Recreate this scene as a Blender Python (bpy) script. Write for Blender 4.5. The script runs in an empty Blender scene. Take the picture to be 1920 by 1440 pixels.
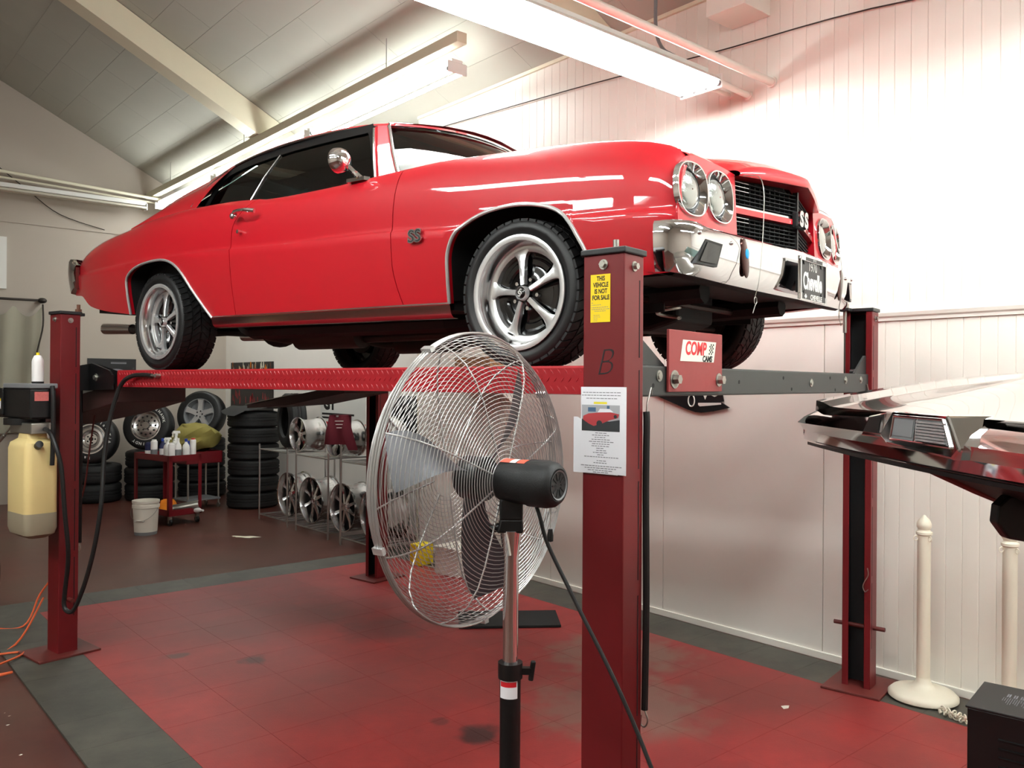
import bpy, math, random
from mathutils import Vector, Matrix, Euler
R = math.radians
random.seed(7)
scene = bpy.context.scene
COL = scene.collection

# ------------------------------------------------------------------ camera, world, exposure
cam = bpy.data.cameras.new('camera')
cam.sensor_width = 36.0
cam.lens = 36.0 * 1566.0 / 1920.0
cam.clip_start = 0.05
cam_o = bpy.data.objects.new('camera', cam)
COL.objects.link(cam_o)
_a, _p, _r = R(40.716), R(-0.092), R(0.34)
_right = Vector((math.cos(_a), -math.sin(_a), 0))
_fwd = Vector((math.sin(_a) * math.cos(_p), math.cos(_a) * math.cos(_p), math.sin(_p)))
_up = _right.cross(_fwd)
_m = Matrix((_right, _up, -_fwd)).transposed().to_4x4() @ Matrix.Rotation(_r, 4, 'Z')
cam_o.matrix_world = Matrix.Translation((0, 0, 1.737)) @ _m
scene.camera = cam_o

world = bpy.data.worlds.new('world')
scene.world = world
world.use_nodes = True
world.node_tree.nodes['Background'].inputs[0].default_value = (1.0, 0.97, 0.92, 1)
world.node_tree.nodes['Background'].inputs[1].default_value = 0.02
vs = scene.view_settings
vs.view_transform = 'Standard'
vs.look = 'None'
vs.gamma = 1.0
vs.use_curve_mapping = False
vs.exposure = 0.12
TUBE_POWER = 55.0
scene.cycles.max_bounces = 8
scene.cycles.sample_clamp_indirect = 6.0
scene.cycles.caustics_reflective = False
scene.cycles.caustics_refractive = False

# ------------------------------------------------------------------ materials
def lin(c):
    c = c / 255.0
    return c / 12.92 if c <= 0.04045 else ((c + 0.055) / 1.055) ** 2.4
def rgb(c):
    return (lin(c[0]), lin(c[1]), lin(c[2]), 1.0)
MATS = {}
def mat(name, col, rough=0.5, metal=0.0, coat=0.0, var=0.0, vscale=6.0, bump=0.0, bscale=60.0, emis=None, epow=0.0,
        trans=0.0, ior=1.45, alpha=1.0, spec=0.5, aniso=0.0):
    m = bpy.data.materials.new(name)
    m.use_nodes = True
    nt = m.node_tree
    b = nt.nodes['Principled BSDF']
    b.inputs['Base Color'].default_value = rgb(col)
    b.inputs['Roughness'].default_value = rough
    b.inputs['Metallic'].default_value = metal
    b.inputs['Coat Weight'].default_value = coat
    b.inputs['Coat Roughness'].default_value = 0.03
    b.inputs['Transmission Weight'].default_value = trans
    b.inputs['IOR'].default_value = ior
    b.inputs['Alpha'].default_value = alpha
    b.inputs['Specular IOR Level'].default_value = spec
    if emis is not None:
        b.inputs['Emission Color'].default_value = rgb(emis)
        b.inputs['Emission Strength'].default_value = epow
    if var > 0 or bump > 0:
        tc = nt.nodes.new('ShaderNodeTexCoord')
    if var > 0:
        n = nt.nodes.new('ShaderNodeTexNoise')
        n.inputs['Scale'].default_value = vscale
        n.inputs['Detail'].default_value = 6.0
        n.inputs['Roughness'].default_value = 0.65
        nt.links.new(tc.outputs['Object'], n.inputs['Vector'])
        mx = nt.nodes.new('ShaderNodeMixRGB')
        mx.inputs[1].default_value = tuple(max(0, x * (1 - var)) for x in rgb(col)[:3]) + (1,)
        mx.inputs[2].default_value = tuple(min(1, x * (1 + var)) for x in rgb(col)[:3]) + (1,)
        nt.links.new(n.outputs['Fac'], mx.inputs[0])
        nt.links.new(mx.outputs[0], b.inputs['Base Color'])
    if bump > 0:
        n2 = nt.nodes.new('ShaderNodeTexNoise')
        n2.inputs['Scale'].default_value = bscale
        n2.inputs['Detail'].default_value = 3.0
        nt.links.new(tc.outputs['Object'], n2.inputs['Vector'])
        bp = nt.nodes.new('ShaderNodeBump')
        bp.inputs['Strength'].default_value = bump
        bp.inputs['Distance'].default_value = 0.004
        nt.links.new(n2.outputs['Fac'], bp.inputs['Height'])
        nt.links.new(bp.outputs[0], b.inputs['Normal'])
    MATS[name] = m
    return m

mat('wall_white', (238, 232, 222), 0.42, var=0.04, vscale=1.5)
mat('panel_white', (241, 236, 228), 0.5, var=0.05, vscale=2.0)
mat('trim_white', (240, 236, 226), 0.4)
mat('cream_trim', (226, 220, 196), 0.5)
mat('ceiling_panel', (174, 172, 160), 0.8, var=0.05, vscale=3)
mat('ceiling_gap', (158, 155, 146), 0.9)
mat('rafter', (222, 215, 190), 0.6, var=0.04)
mat('back_wall', (178, 168, 156), 0.75, var=0.04, vscale=1.2)
mat('red_paint', (184, 8, 28), 0.45, coat=1.0, spec=0.3)
mat('post_red', (102, 20, 24), 0.36, var=0.15, vscale=7, spec=0.45)
mat('plate_red', (138, 52, 52), 0.5, var=0.15, vscale=14)
mat('lift_red', (150, 24, 32), 0.36, var=0.18, vscale=9, spec=0.4)
mat('lift_red_dark', (92, 34, 30), 0.5, var=0.35, vscale=12)
mat('chrome', (235, 236, 238), 0.05, 1.0)
mat('chrome_soft', (205, 205, 205), 0.18, 1.0)
mat('machined', (222, 223, 223), 0.26, 0.72)
mat('satin_black', (10, 10, 11), 0.4)
mat('gloss_black', (8, 8, 9), 0.12, coat=0.5)
mat('flat_black', (9, 9, 10), 0.8)
mat('under_black', (7, 7, 7), 0.7, var=0.5, vscale=14)
mat('rubber', (13, 13, 14), 0.65, var=0.2, vscale=30)
mat('rubber_side', (16, 16, 17), 0.5, var=0.15, vscale=20)
mat('beam_grey', (46, 48, 47), 0.45, var=0.15, vscale=12)
mat('post_inner', (20, 20, 21), 0.6)
mat('cap_black', (28, 29, 30), 0.45)
mat('zinc', (170, 168, 160), 0.35, 0.9)
mat('rust', (96, 58, 40), 0.7, var=0.4, vscale=40)
mat('steel_wire', (190, 190, 188), 0.3, 1.0)
mat('fan_wire', (184, 182, 180), 0.33, 0.65)
mat('ramp_brown', (52, 26, 24), 0.55, var=0.3)
mat('blade', (82, 82, 86), 0.4, 0.6)
mat('motor_black', (13, 14, 15), 0.55, bump=0.15, bscale=300)
mat('yellow_sticker', (240, 205, 10), 0.5)
mat('white_paper', (236, 236, 240), 0.6)
mat('ink_black', (12, 12, 12), 0.6)
mat('ink_grey', (120, 120, 126), 0.7)
mat('ink_red', (205, 30, 40), 0.5)
mat('ink_yellow', (235, 220, 60), 0.6)
mat('sticker_cream', (238, 236, 220), 0.45)
mat('orange_red', (235, 95, 70), 0.5)
mat('photo_wall', (170, 172, 176), 0.5)
mat('photo_floor', (48, 50, 52), 0.5)
mat('photo_red', (176, 62, 66), 0.5)
mat('photo_blue', (70, 100, 130), 0.5)
mat('tank_plastic', (226, 203, 142), 0.42, var=0.06, vscale=5, spec=0.4)
mat('tank_oil', (156, 146, 124), 0.42, var=0.06, vscale=5)
mat('label_red', (205, 110, 105), 0.5, var=0.3, vscale=80)
mat('can_white', (232, 230, 228), 0.35)
mat('label_yellow', (240, 215, 30), 0.5)
mat('curtain', (152, 148, 132), 0.8, var=0.05, vscale=4)
mat('iron', (58, 52, 48), 0.5, 0.5)
mat('pvc', (214, 208, 194), 0.4)
mat('stanchion', (234, 226, 206), 0.45, var=0.04)
mat('cart_red', (104, 16, 24), 0.4, var=0.1)
mat('bucket', (212, 206, 194), 0.5, var=0.08, vscale=10)
mat('orange_cloth', (232, 132, 28), 0.85)
mat('khaki_cloth', (122, 112, 54), 0.9, var=0.15, vscale=8)
mat('maroon_cloth', (92, 20, 34), 0.9)
mat('blue_plastic', (30, 58, 150), 0.4)
mat('red_plastic', (190, 40, 36), 0.4)
mat('grey_plastic', (120, 122, 124), 0.4)
mat('navy', (24, 28, 70), 0.6)
mat('car_grey', (118, 112, 104), 0.15, 0.4, coat=1.0)
mat('sign_black', (16, 17, 20), 0.4)
mat('sign_white', (228, 228, 222), 0.5)
mat('silver_plate', (176, 176, 172), 0.35, 0.8, bump=0.6, bscale=40)
mat('orange_cord', (214, 96, 52), 0.6)
mat('cord_black', (16, 15, 15), 0.5)
mat('cardboard', (150, 112, 78), 0.85)
mat('glint_blue', (20, 150, 225), 0.2)
mat('lamp_lens', (168, 172, 168), 0.2, 0.85, coat=1.0, bump=0.25, bscale=90)
mat('seat_black', (20, 20, 22), 0.6)
mat('dark_oil', (40, 22, 20), 0.4)
mat('tube_glow', (250, 255, 246), 0.4, emis=(246, 251, 250), epow=TUBE_POWER)
mat('fixture_white', (240, 240, 236), 0.4)
mat('tube_off', (205, 198, 182), 0.3)
mat('dirt_white', (220, 214, 200), 0.8)
mat('reflection_dark', (70, 44, 40), 0.1, 0.8)
mat('hood_stain', (150, 150, 148), 0.35, 1.0)

def glass(name, col, rough=0.0, mixf=0.12):
    m = bpy.data.materials.new(name); m.use_nodes = True
    nt = m.node_tree; nt.nodes.clear()
    out = nt.nodes.new('ShaderNodeOutputMaterial')
    tr = nt.nodes.new('ShaderNodeBsdfTransparent'); tr.inputs[0].default_value = rgb(col)
    gl = nt.nodes.new('ShaderNodeBsdfGlossy'); gl.inputs['Roughness'].default_value = rough
    gl.inputs[0].default_value = (1, 1, 1, 1)
    fr = nt.nodes.new('ShaderNodeFresnel'); fr.inputs[0].default_value = 1.5
    mx = nt.nodes.new('ShaderNodeMixShader')
    nt.links.new(fr.outputs[0], mx.inputs[0]); nt.links.new(tr.outputs[0], mx.inputs[1]); nt.links.new(gl.outputs[0], mx.inputs[2])
    nt.links.new(mx.outputs[0], out.inputs[0])
    MATS[name] = m
glass('tint_glass', (150, 182, 182))
glass('windshield_glass', (104, 116, 114))
glass('clear_glass', (235, 238, 236))

# painted concrete and rubber floor tiles: world-position noise, stains and wear
def floor_mat(name, c1, c2, rough, scale, stains=(), speck=None, plate=0.0, rnd=0.0, c3=None):
    m = bpy.data.materials.new(name); m.use_nodes = True
    nt = m.node_tree; b = nt.nodes['Principled BSDF']
    geo = nt.nodes.new('ShaderNodeNewGeometry')
    n = nt.nodes.new('ShaderNodeTexNoise'); n.inputs['Scale'].default_value = scale; n.inputs['Detail'].default_value = 8; n.inputs['Roughness'].default_value = 0.7
    nt.links.new(geo.outputs['Position'], n.inputs['Vector'])
    rmp = nt.nodes.new('ShaderNodeValToRGB'); rmp.color_ramp.elements[0].position = 0.34; rmp.color_ramp.elements[1].position = 0.66
    rmp.color_ramp.elements[0].color = rgb(c1); rmp.color_ramp.elements[1].color = rgb(c2)
    nt.links.new(n.outputs['Fac'], rmp.inputs[0])
    cur = rmp.outputs[0]
    if c3 is not None:          # scuffed dull patches
        n3 = nt.nodes.new('ShaderNodeTexNoise'); n3.inputs['Scale'].default_value = 0.55; n3.inputs['Detail'].default_value = 5
        nt.links.new(geo.outputs['Position'], n3.inputs['Vector'])
        r3 = nt.nodes.new('ShaderNodeValToRGB'); r3.color_ramp.elements[0].position = 0.47; r3.color_ramp.elements[1].position = 0.64
        nt.links.new(n3.outputs['Fac'], r3.inputs[0])
        mx = nt.nodes.new('ShaderNodeMixRGB'); mx.inputs[2].default_value = rgb(c3)
        ml = nt.nodes.new('ShaderNodeMath'); ml.operation = 'MULTIPLY'; ml.inputs[1].default_value = 0.75
        nt.links.new(r3.outputs[0], ml.inputs[0]); nt.links.new(ml.outputs[0], mx.inputs[0])
        nt.links.new(cur, mx.inputs[1]); cur = mx.outputs[0]
    if rnd > 0:
        oi = nt.nodes.new('ShaderNodeObjectInfo')
        mr = nt.nodes.new('ShaderNodeMapRange'); mr.inputs[3].default_value = 1 - rnd; mr.inputs[4].default_value = 1 + rnd
        nt.links.new(oi.outputs['Random'], mr.inputs[0])
        hs = nt.nodes.new('ShaderNodeHueSaturation'); nt.links.new(mr.outputs[0], hs.inputs['Value']); nt.links.new(cur, hs.inputs['Color']); cur = hs.outputs[0]
    for (sx, sy, sr, sc, wob, inten) in stains:
        n4 = nt.nodes.new('ShaderNodeTexNoise'); n4.inputs['Scale'].default_value = 7.0; n4.inputs['Detail'].default_value = 5
        nt.links.new(geo.outputs['Position'], n4.inputs['Vector'])
        vm = nt.nodes.new('ShaderNodeVectorMath'); vm.operation = 'DISTANCE'; vm.inputs[1].default_value = (sx, sy, 0)
        nt.links.new(geo.outputs['Position'], vm.inputs[0])
        ad = nt.nodes.new('ShaderNodeMath'); ad.operation = 'MULTIPLY_ADD'; ad.inputs[1].default_value = wob; 
        nt.links.new(n4.outputs['Fac'], ad.inputs[0]); nt.links.new(vm.outputs['Value'], ad.inputs[2])
        mr = nt.nodes.new('ShaderNodeMapRange'); mr.inputs[1].default_value = sr * 0.55 + wob * 0.5; mr.inputs[2].default_value = sr + wob * 0.5
        mr.inputs[3].default_value = inten; mr.inputs[4].default_value = 0.0
        nt.links.new(ad.outputs[0], mr.inputs[0])
        mx = nt.nodes.new('ShaderNodeMixRGB'); mx.inputs[2].default_value = rgb(sc)
        nt.links.new(mr.outputs[0], mx.inputs[0]); nt.links.new(cur, mx.inputs[1]); cur = mx.outputs[0]
    if speck is not None:
        vo = nt.nodes.new('ShaderNodeTexVoronoi'); vo.inputs['Scale'].default_value = 16.0
        nt.links.new(geo.outputs['Position'], vo.inputs['Vector'])
        lt = nt.nodes.new('ShaderNodeMath'); lt.operation = 'LESS_THAN'; lt.inputs[1].default_value = 0.075
        nt.links.new(vo.outputs['Distance'], lt.inputs[0])
        mx = nt.nodes.new('ShaderNodeMixRGB'); mx.inputs[2].default_value = rgb(speck)
        nt.links.new(lt.outputs[0], mx.inputs[0]); nt.links.new(cur, mx.inputs[1]); cur = mx.outputs[0]
    nt.links.new(cur, b.inputs['Base Color'])
    b.inputs['Roughness'].default_value = rough
    if plate > 0:
        mp = nt.nodes.new('ShaderNodeMapping'); mp.inputs['Rotation'].default_value = (0, 0, R(45))
        nt.links.new(geo.outputs['Position'], mp.inputs['Vector'])
        ck = nt.nodes.new('ShaderNodeTexBrick'); ck.inputs['Scale'].default_value = 22.0
        ck.inputs['Mortar Size'].default_value = 0.06; ck.inputs['Color1'].default_value = (0, 0, 0, 1); ck.inputs['Color2'].default_value = (0.3, 0.3, 0.3, 1); ck.inputs['Mortar'].default_value = (1, 1, 1, 1)
        nt.links.new(mp.outputs[0], ck.inputs['Vector'])
        bp = nt.nodes.new('ShaderNodeBump'); bp.inputs['Strength'].default_value = plate; bp.inputs['Distance'].default_value = 0.003
        nt.links.new(ck.outputs['Color'], bp.inputs['Height']); nt.links.new(bp.outputs[0], b.inputs['Normal'])
    MATS[name] = m
floor_mat('concrete_red', (64, 30, 25), (90, 48, 40), 0.32, 1.7, speck=None, c3=(80, 56, 46))
floor_mat('tile_red', (128, 33, 34), (152, 44, 42), 0.5, 2.4, rnd=0.025, plate=0.35, c3=(102, 42, 38),
          stains=((2.56, 3.20, 0.13, (38, 14, 16), 0.16, 0.9), (2.50, 3.45, 0.06, (80, 22, 24), 0.10, 0.7), (2.16, 4.95, 0.10, (60, 28, 28), 0.2, 0.8), (1.83, 5.33, 0.08, (66, 48, 46), 0.2, 0.7),
                  (3.1, 5.0, 0.35, (96, 40, 40), 0.5, 0.6), (3.35, 3.0, 0.55, (116, 96, 84), 0.7, 0.55), (4.0, 3.6, 0.5, (124, 104, 90), 0.7, 0.6), (3.0, 2.3, 0.4, (120, 30, 32), 0.6, 0.6)))
floor_mat('tile_grey', (52, 50, 44), (76, 73, 64), 0.55, 3.0, rnd=0.02, plate=0.3)
# ------------------------------------------------------------------ geometry helpers
class G:
    def __init__(s): s.v = []; s.f = []
    def add(s, vs, fs):
        o = len(s.v); s.v += [tuple(p) for p in vs]; s.f += [tuple(i + o for i in f) for f in fs]; return s
    def box(s, x0, x1, y0, y1, z0, z1):
        return s.add([(x0,y0,z0),(x1,y0,z0),(x1,y1,z0),(x0,y1,z0),(x0,y0,z1),(x1,y0,z1),(x1,y1,z1),(x0,y1,z1)],
                     [(0,3,2,1),(4,5,6,7),(0,1,5,4),(1,2,6,5),(2,3,7,6),(3,0,4,7)])
    def obox(s, c, size, rot=(0,0,0)):
        M = Euler(rot).to_matrix(); h = [k/2 for k in size]; g = G().box(-h[0],h[0],-h[1],h[1],-h[2],h[2])
        return s.add([Vector(c) + M @ Vector(p) for p in g.v], g.f)
    def tube(s, pts, r, n=8, closed=False, caps=True):
        P = [Vector(p) for p in pts]; m = len(P); rr = r if isinstance(r, (list, tuple)) else [r]*m
        vs = []; prev = None
        for i, p in enumerate(P):
            if closed: t = (P[(i+1) % m] - P[i-1])
            else: t = (P[min(i+1, m-1)] - P[max(i-1, 0)])
            t = t.normalized() if t.length > 1e-9 else Vector((0,0,1))
            if prev is None:
                u = t.cross(Vector((0,0,1)))
                if u.length < 0.1: u = t.cross(Vector((1,0,0)))
            else:
                u = prev - t * prev.dot(t)
            u.normalize(); prev = u; w = t.cross(u)
            for k in range(n):
                a = 2*math.pi*k/n; vs.append(p + (u*math.cos(a) + w*math.sin(a)) * rr[i])
        fs = []
        for i in range(m if closed else m-1):
            j = (i+1) % m
            for k in range(n):
                l = (k+1) % n; fs.append((i*n+k, i*n+l, j*n+l, j*n+k))
        if caps and not closed:
            fs.append(tuple(range(n-1, -1, -1))); fs.append(tuple((m-1)*n + k for k in range(n)))
        return s.add(vs, fs)
    def cyl(s, p, q, r, n=14, r2=None):
        return s.tube([p, q], [r, r if r2 is None else r2], n)
    def lathe(s, prof, n=24, o=(0,0,0), ax='z', full=2*math.pi):
        """prof: (radius, height) pairs turned about an axis"""
        vs = []; fs = []; m = len(prof)
        for k in range(n):
            a = full*k/n; c, d = math.cos(a), math.sin(a)
            for r, h in prof:
                p = {'z': (r*c, r*d, h), 'y': (r*c, h, r*d), 'x': (h, r*c, r*d)}[ax]
                vs.append((p[0]+o[0], p[1]+o[1], p[2]+o[2]))
        for k in range(n):
            l = (k+1) % n
            for i in range(m-1): 
                a, b, c2, d2 = k*m+i, l*m+i, l*m+i+1, k*m+i+1
                fs.append((a, b, c2, d2) if ax != 'y' else (a, d2, c2, b))
        return s.add(vs, fs)
    def grid(s, rows, closed=False, flip=False):
        nr = len(rows); nc = len(rows[0]); vs = [p for r in rows for p in r]; fs = []
        for i in range(nr-1):
            for j in range(nc if closed else nc-1):
                k = (j+1) % nc; q = (i*nc+j, i*nc+k, (i+1)*nc+k, (i+1)*nc+j)
                fs.append(q[::-1] if flip else q)
        return s.add(vs, fs)
    def prism(s, poly, h0, h1, to=lambda a, b, h: (a, b, h)):
        n = len(poly); vs = [to(a, b, h0) for a, b in poly] + [to(a, b, h1) for a, b in poly]
        fs = [tuple(range(n-1, -1, -1)), tuple(range(n, 2*n))] + [(i, (i+1) % n, n+(i+1) % n, n+i) for i in range(n)]
        return s.add(vs, fs)
    def ball(s, c, r, n=14, m=8, sc=(1,1,1)):
        rows = []
        for i in range(m+1):
            a = math.pi*i/m
            rows.append([(c[0]+sc[0]*r*math.sin(a)*math.cos(2*math.pi*k/n), c[1]+sc[1]*r*math.sin(a)*math.sin(2*math.pi*k/n), c[2]-sc[2]*r*math.cos(a)) for k in range(n)])
        return s.grid(rows, closed=True)
    def xf(s, M):
        s.v = [tuple(M @ Vector(p)) for p in s.v]; return s
    def mir(s):                       # append the mirror image across y = 0
        n = len(s.v); s.v += [(x, -y, z) for x, y, z in s.v]; s.f += [tuple(i+n for i in f[::-1]) for f in s.f]; return s
    def flipy(s):
        s.v = [(x, -y, z) for x, y, z in s.v]; s.f = [f[::-1] for f in s.f]; return s
    def mesh(s, name, material, smooth=40):
        me = bpy.data.meshes.new(name); me.from_pydata(s.v, [], s.f)
        import bmesh
        bm = bmesh.new(); bm.from_mesh(me); bmesh.ops.remove_doubles(bm, verts=bm.verts, dist=1e-5)
        bmesh.ops.recalc_face_normals(bm, faces=bm.faces); bm.to_mesh(me); bm.free()
        me.materials.append(MATS[material] if isinstance(material, str) else material)
        if smooth:
            me.polygons.foreach_set('use_smooth', [True]*len(me.polygons)); me.set_sharp_from_angle(angle=R(smooth))
        me.update(); return me

def tag(o, label=None, cat=None, group=None, kind=None):
    if label: o['label'] = label
    if cat: o['category'] = cat
    if group: o['group'] = group
    if kind: o['kind'] = kind
    return o
def link(name, me, parent=None, loc=(0,0,0), rot=(0,0,0)):
    o = bpy.data.objects.new(name, me); COL.objects.link(o)
    o.location = loc; o.rotation_euler = rot
    if parent is not None: o.parent = parent
    return o
def ob(name, g, material, parent=None, loc=(0,0,0), rot=(0,0,0), smooth=40, bevel=0.0, label=None, cat=None, group=None, kind=None):
    me = g.mesh(name, material, smooth); o = link(name, me, parent, loc, rot)
    if bevel > 0:
        b = o.modifiers.new('bevel', 'BEVEL'); b.width = bevel; b.segments = 2; b.limit_method = 'ANGLE'; b.angle_limit = R(40)
    return tag(o, label, cat, group, kind)
def thing(name, label, cat, loc=(0,0,0), rot=(0,0,0), group=None):
    o = bpy.data.objects.new(name, None); COL.objects.link(o); o.location = loc; o.rotation_euler = rot
    o.empty_display_size = 0.1
    return tag(o, label, cat, group)
def struct(name, g, material, parent=None, **k):
    return ob(name, g, material, parent, kind='structure' if parent is None else None, **k)
def dup(root, loc, rot=None, label=None, group=None):
    def cp(o, par):
        c = o.copy(); COL.objects.link(c); c.parent = par
        for ch in list(o.children): cp(ch, c)
        return c
    r = cp(root, None); r.location = loc
    if rot is not None: r.rotation_euler = rot
    if label: r['label'] = label
    if group: r['group'] = group
    return r
def text(name, s, size, material, parent, loc, rot, bold=0.0, ext=0.0004, sx=1.0, shear=0.0, align='CENTER', space=1.0, label=None):
    cu = bpy.data.curves.new(name, 'FONT'); cu.body = s; cu.size = size; cu.offset = bold; cu.extrude = ext; cu.shear = shear
    cu.align_x = align; cu.align_y = 'CENTER'; cu.space_character = space; cu.resolution_u = 4
    tmp = bpy.data.objects.new(name + '_curve', cu); COL.objects.link(tmp)
    dg = bpy.context.evaluated_depsgraph_get(); dg.update()
    me = bpy.data.meshes.new_from_object(tmp.evaluated_get(dg))
    bpy.data.objects.remove(tmp); bpy.data.curves.remove(cu)
    me.materials.clear(); me.materials.append(MATS[material])
    if sx != 1.0:
        for v in me.vertices: v.co.x *= sx
    o = link(name, me, parent, loc, rot)
    if label: o['label'] = label
    return o
FACE_NY = (R(90), 0, 0)            # text on a face that looks along -y
FACE_PX = (R(90), 0, R(90))        # text on a face that looks along +x
FACE_NX = (R(90), 0, R(-90))
def pchip(pts):
    xs = [p[0] for p in pts]; ys = [p[1] for p in pts]; n = len(xs)
    h = [xs[i+1]-xs[i] for i in range(n-1)]; d = [(ys[i+1]-ys[i])/h[i] for i in range(n-1)]
    m = [d[0]] + [0.0]*(n-2) + [d[-1]]
    for i in range(1, n-1):
        if d[i-1]*d[i] > 0:
            w1 = 2*h[i]+h[i-1]; w2 = h[i]+2*h[i-1]; m[i] = (w1+w2)/(w1/d[i-1]+w2/d[i])
    def f(x):
        if x <= xs[0]: return ys[0] + m[0]*(x-xs[0])*0
        if x >= xs[-1]: return ys[-1]
        i = 0
        while x > xs[i+1]: i += 1
        t = (x-xs[i])/h[i]; t2 = t*t; t3 = t2*t
        return (2*t3-3*t2+1)*ys[i] + (t3-2*t2+t)*h[i]*m[i] + (-2*t3+3*t2)*ys[i+1] + (t3-t2)*h[i]*m[i+1]
    return f
def crom(pts, k=6, closed=False):
    P = [Vector(p) for p in pts]; n = len(P); out = []
    rng = range(n if closed else n-1)
    for i in rng:
        p0 = P[i-1] if (i > 0 or closed) else P[0]; p1 = P[i]; p2 = P[(i+1) % n]; p3 = P[(i+2) % n] if (closed or i+2 < n) else P[-1]
        for j in range(k):
            t = j/k; out.append(0.5*((2*p1) + (p2-p0)*t + (2*p0-5*p1+4*p2-p3)*t*t + (3*p1-p0-3*p2+p3)*t**3))
    if not closed: out.append(P[-1])
    return out
def lerp(a, b, t): return a + (b-a)*t
# ------------------------------------------------------------------ the room (x: towards the right wall, y: along it to the back, z: up)
XW, YB = 4.946, 13.4
def ceil_z(x): return 4.793 + 0.498*(4.343 - x) if x > -0.2 else 4.793 + 0.498*(4.343 + 0.2) - 0.498*(-0.2 - x)
fl = struct('floor', G().box(-5.2, 5.6, -4.5, YB + 0.1, -0.1, 0.0), 'concrete_red', smooth=0)
# interlocking floor tiles: red field with a grey border, 0.389 m pitch
TS = 0.389
tile_me = {}
for nm, mt in (('tile_red', 'tile_red'), ('tile_grey', 'tile_grey')):
    h = TS/2
    b = h - 0.0009
    g = G().add([(-h,-h,0),(h,-h,0),(h,h,0),(-h,h,0),(-b,-b,0.012),(b,-b,0.012),(b,b,0.012),(-b,b,0.012)],
                [(4,5,6,7),(0,1,5,4),(1,2,6,5),(2,3,7,6),(3,0,4,7)])
    tile_me[nm] = g.mesh('floor_tile', mt, 0)
for i in range(-1, 9):
    for j in range(-1, 24):
        x = 1.39 + TS*(i + 0.5); y = 6.97 - TS*(j + 0.5)
        grey = i == -1 or i == 8 or j == -1
        if i == 8 and x + TS/2 > XW - 0.02: x = XW - 0.022 - TS/2
        link('floor_tile', tile_me['tile_grey' if grey else 'tile_red'], fl, (x, y, 0))

# right wall: backing, upper boards, lower sheets and boards
wr = struct('wall_right', G().box(XW + 0.012, XW + 0.2, -4.5, 7.25, 0, 4.62), 'panel_white', smooth=0)
def plank_mesh(w, z0, z1, mt):
    h = w/2
    prof = [(-h, 0.0045), (-h + 0.002, 0.001), (-h + 0.004, 0.0), (h - 0.004, 0.0), (h - 0.002, 0.001), (h, 0.0045)]
    return G().grid([[(d, y, z) for y, d in prof] for z in (z0, z1)], flip=True).mesh('plank', mt, 8)
pm = plank_mesh(0.0955, 2.17, 4.50, 'wall_white')
y = 7.25 - 0.048
while y > -2.6:
    link('plank', pm, wr, (XW, y, 0)); y -= 0.0955
pm2 = plank_mesh(0.088, 0.03, 2.14, 'wall_white')
y = 2.374
while y > -2.6:
    link('plank', pm2, wr, (XW, y, 0)); y -= 0.088
for y0, y1 in ((2.42, 2.716), (2.72, 3.997), (4.001, 5.22), (5.224, 6.44), (6.444, 7.248)):
    ob('sheet_panel', G().box(XW, XW + 0.012, y0 + 0.001, y1 - 0.001, 0.03, 2.14), 'panel_white', wr, smooth=0)
# recessed stretch of wall behind the wheel racks, then the gable wall
wrr = struct('wall_recess', G().box(5.36, 5.5, 7.25, YB, 0, 4.4).box(XW + 0.2, 5.5, 7.13, 7.25, 0, 4.4), 'panel_white', smooth=0)
gp = [(-5.2, 0), (5.5, 0), (5.5, ceil_z(5.5)), (-0.2, ceil_z(-0.2)), (-5.2, ceil_z(-5.2))]
struct('wall_back', G().prism(gp, YB, YB + 0.15, lambda a, b, h: (a, h, b)), 'back_wall', smooth=0)
struct('wall_front', G().prism(gp, -4.65, -4.5, lambda a, b, h: (a, h, b)), 'back_wall', smooth=0)
struct('wall_left', G().box(-5.35, -5.2, -4.5, YB, 0, ceil_z(-5.2)), 'back_wall', smooth=0)
# sloped ceiling with panel seams
sl = math.atan(0.498)
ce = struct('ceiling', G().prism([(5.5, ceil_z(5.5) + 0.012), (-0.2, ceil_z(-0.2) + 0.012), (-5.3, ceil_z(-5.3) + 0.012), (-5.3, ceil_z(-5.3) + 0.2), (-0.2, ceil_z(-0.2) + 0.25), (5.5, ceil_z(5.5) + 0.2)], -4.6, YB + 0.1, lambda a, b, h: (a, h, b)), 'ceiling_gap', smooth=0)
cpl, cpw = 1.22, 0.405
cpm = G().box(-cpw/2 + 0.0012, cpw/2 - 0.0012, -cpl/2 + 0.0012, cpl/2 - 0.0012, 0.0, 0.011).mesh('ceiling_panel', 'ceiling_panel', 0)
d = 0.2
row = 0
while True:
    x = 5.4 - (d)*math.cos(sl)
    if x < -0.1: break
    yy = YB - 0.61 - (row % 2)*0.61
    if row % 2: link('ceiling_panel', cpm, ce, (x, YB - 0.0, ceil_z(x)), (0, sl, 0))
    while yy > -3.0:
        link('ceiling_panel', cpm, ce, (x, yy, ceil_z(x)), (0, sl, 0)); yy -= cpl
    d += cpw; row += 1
# rafters
for i, yr in enumerate((9.4, 4.6, -0.2)):
    g = G().prism([(4.9, ceil_z(4.9) - 0.01), (-0.2, ceil_z(-0.2) - 0.01), (-0.2, ceil_z(-0.2) - 0.32), (4.62, ceil_z(4.62) - 0.32), (4.9, ceil_z(4.9) - 0.12)], yr - 0.12, yr + 0.12, lambda a, b, h: (a, h, b))
    struct('trim_%d' % (i + 1), g, 'rafter', smooth=0)
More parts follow.
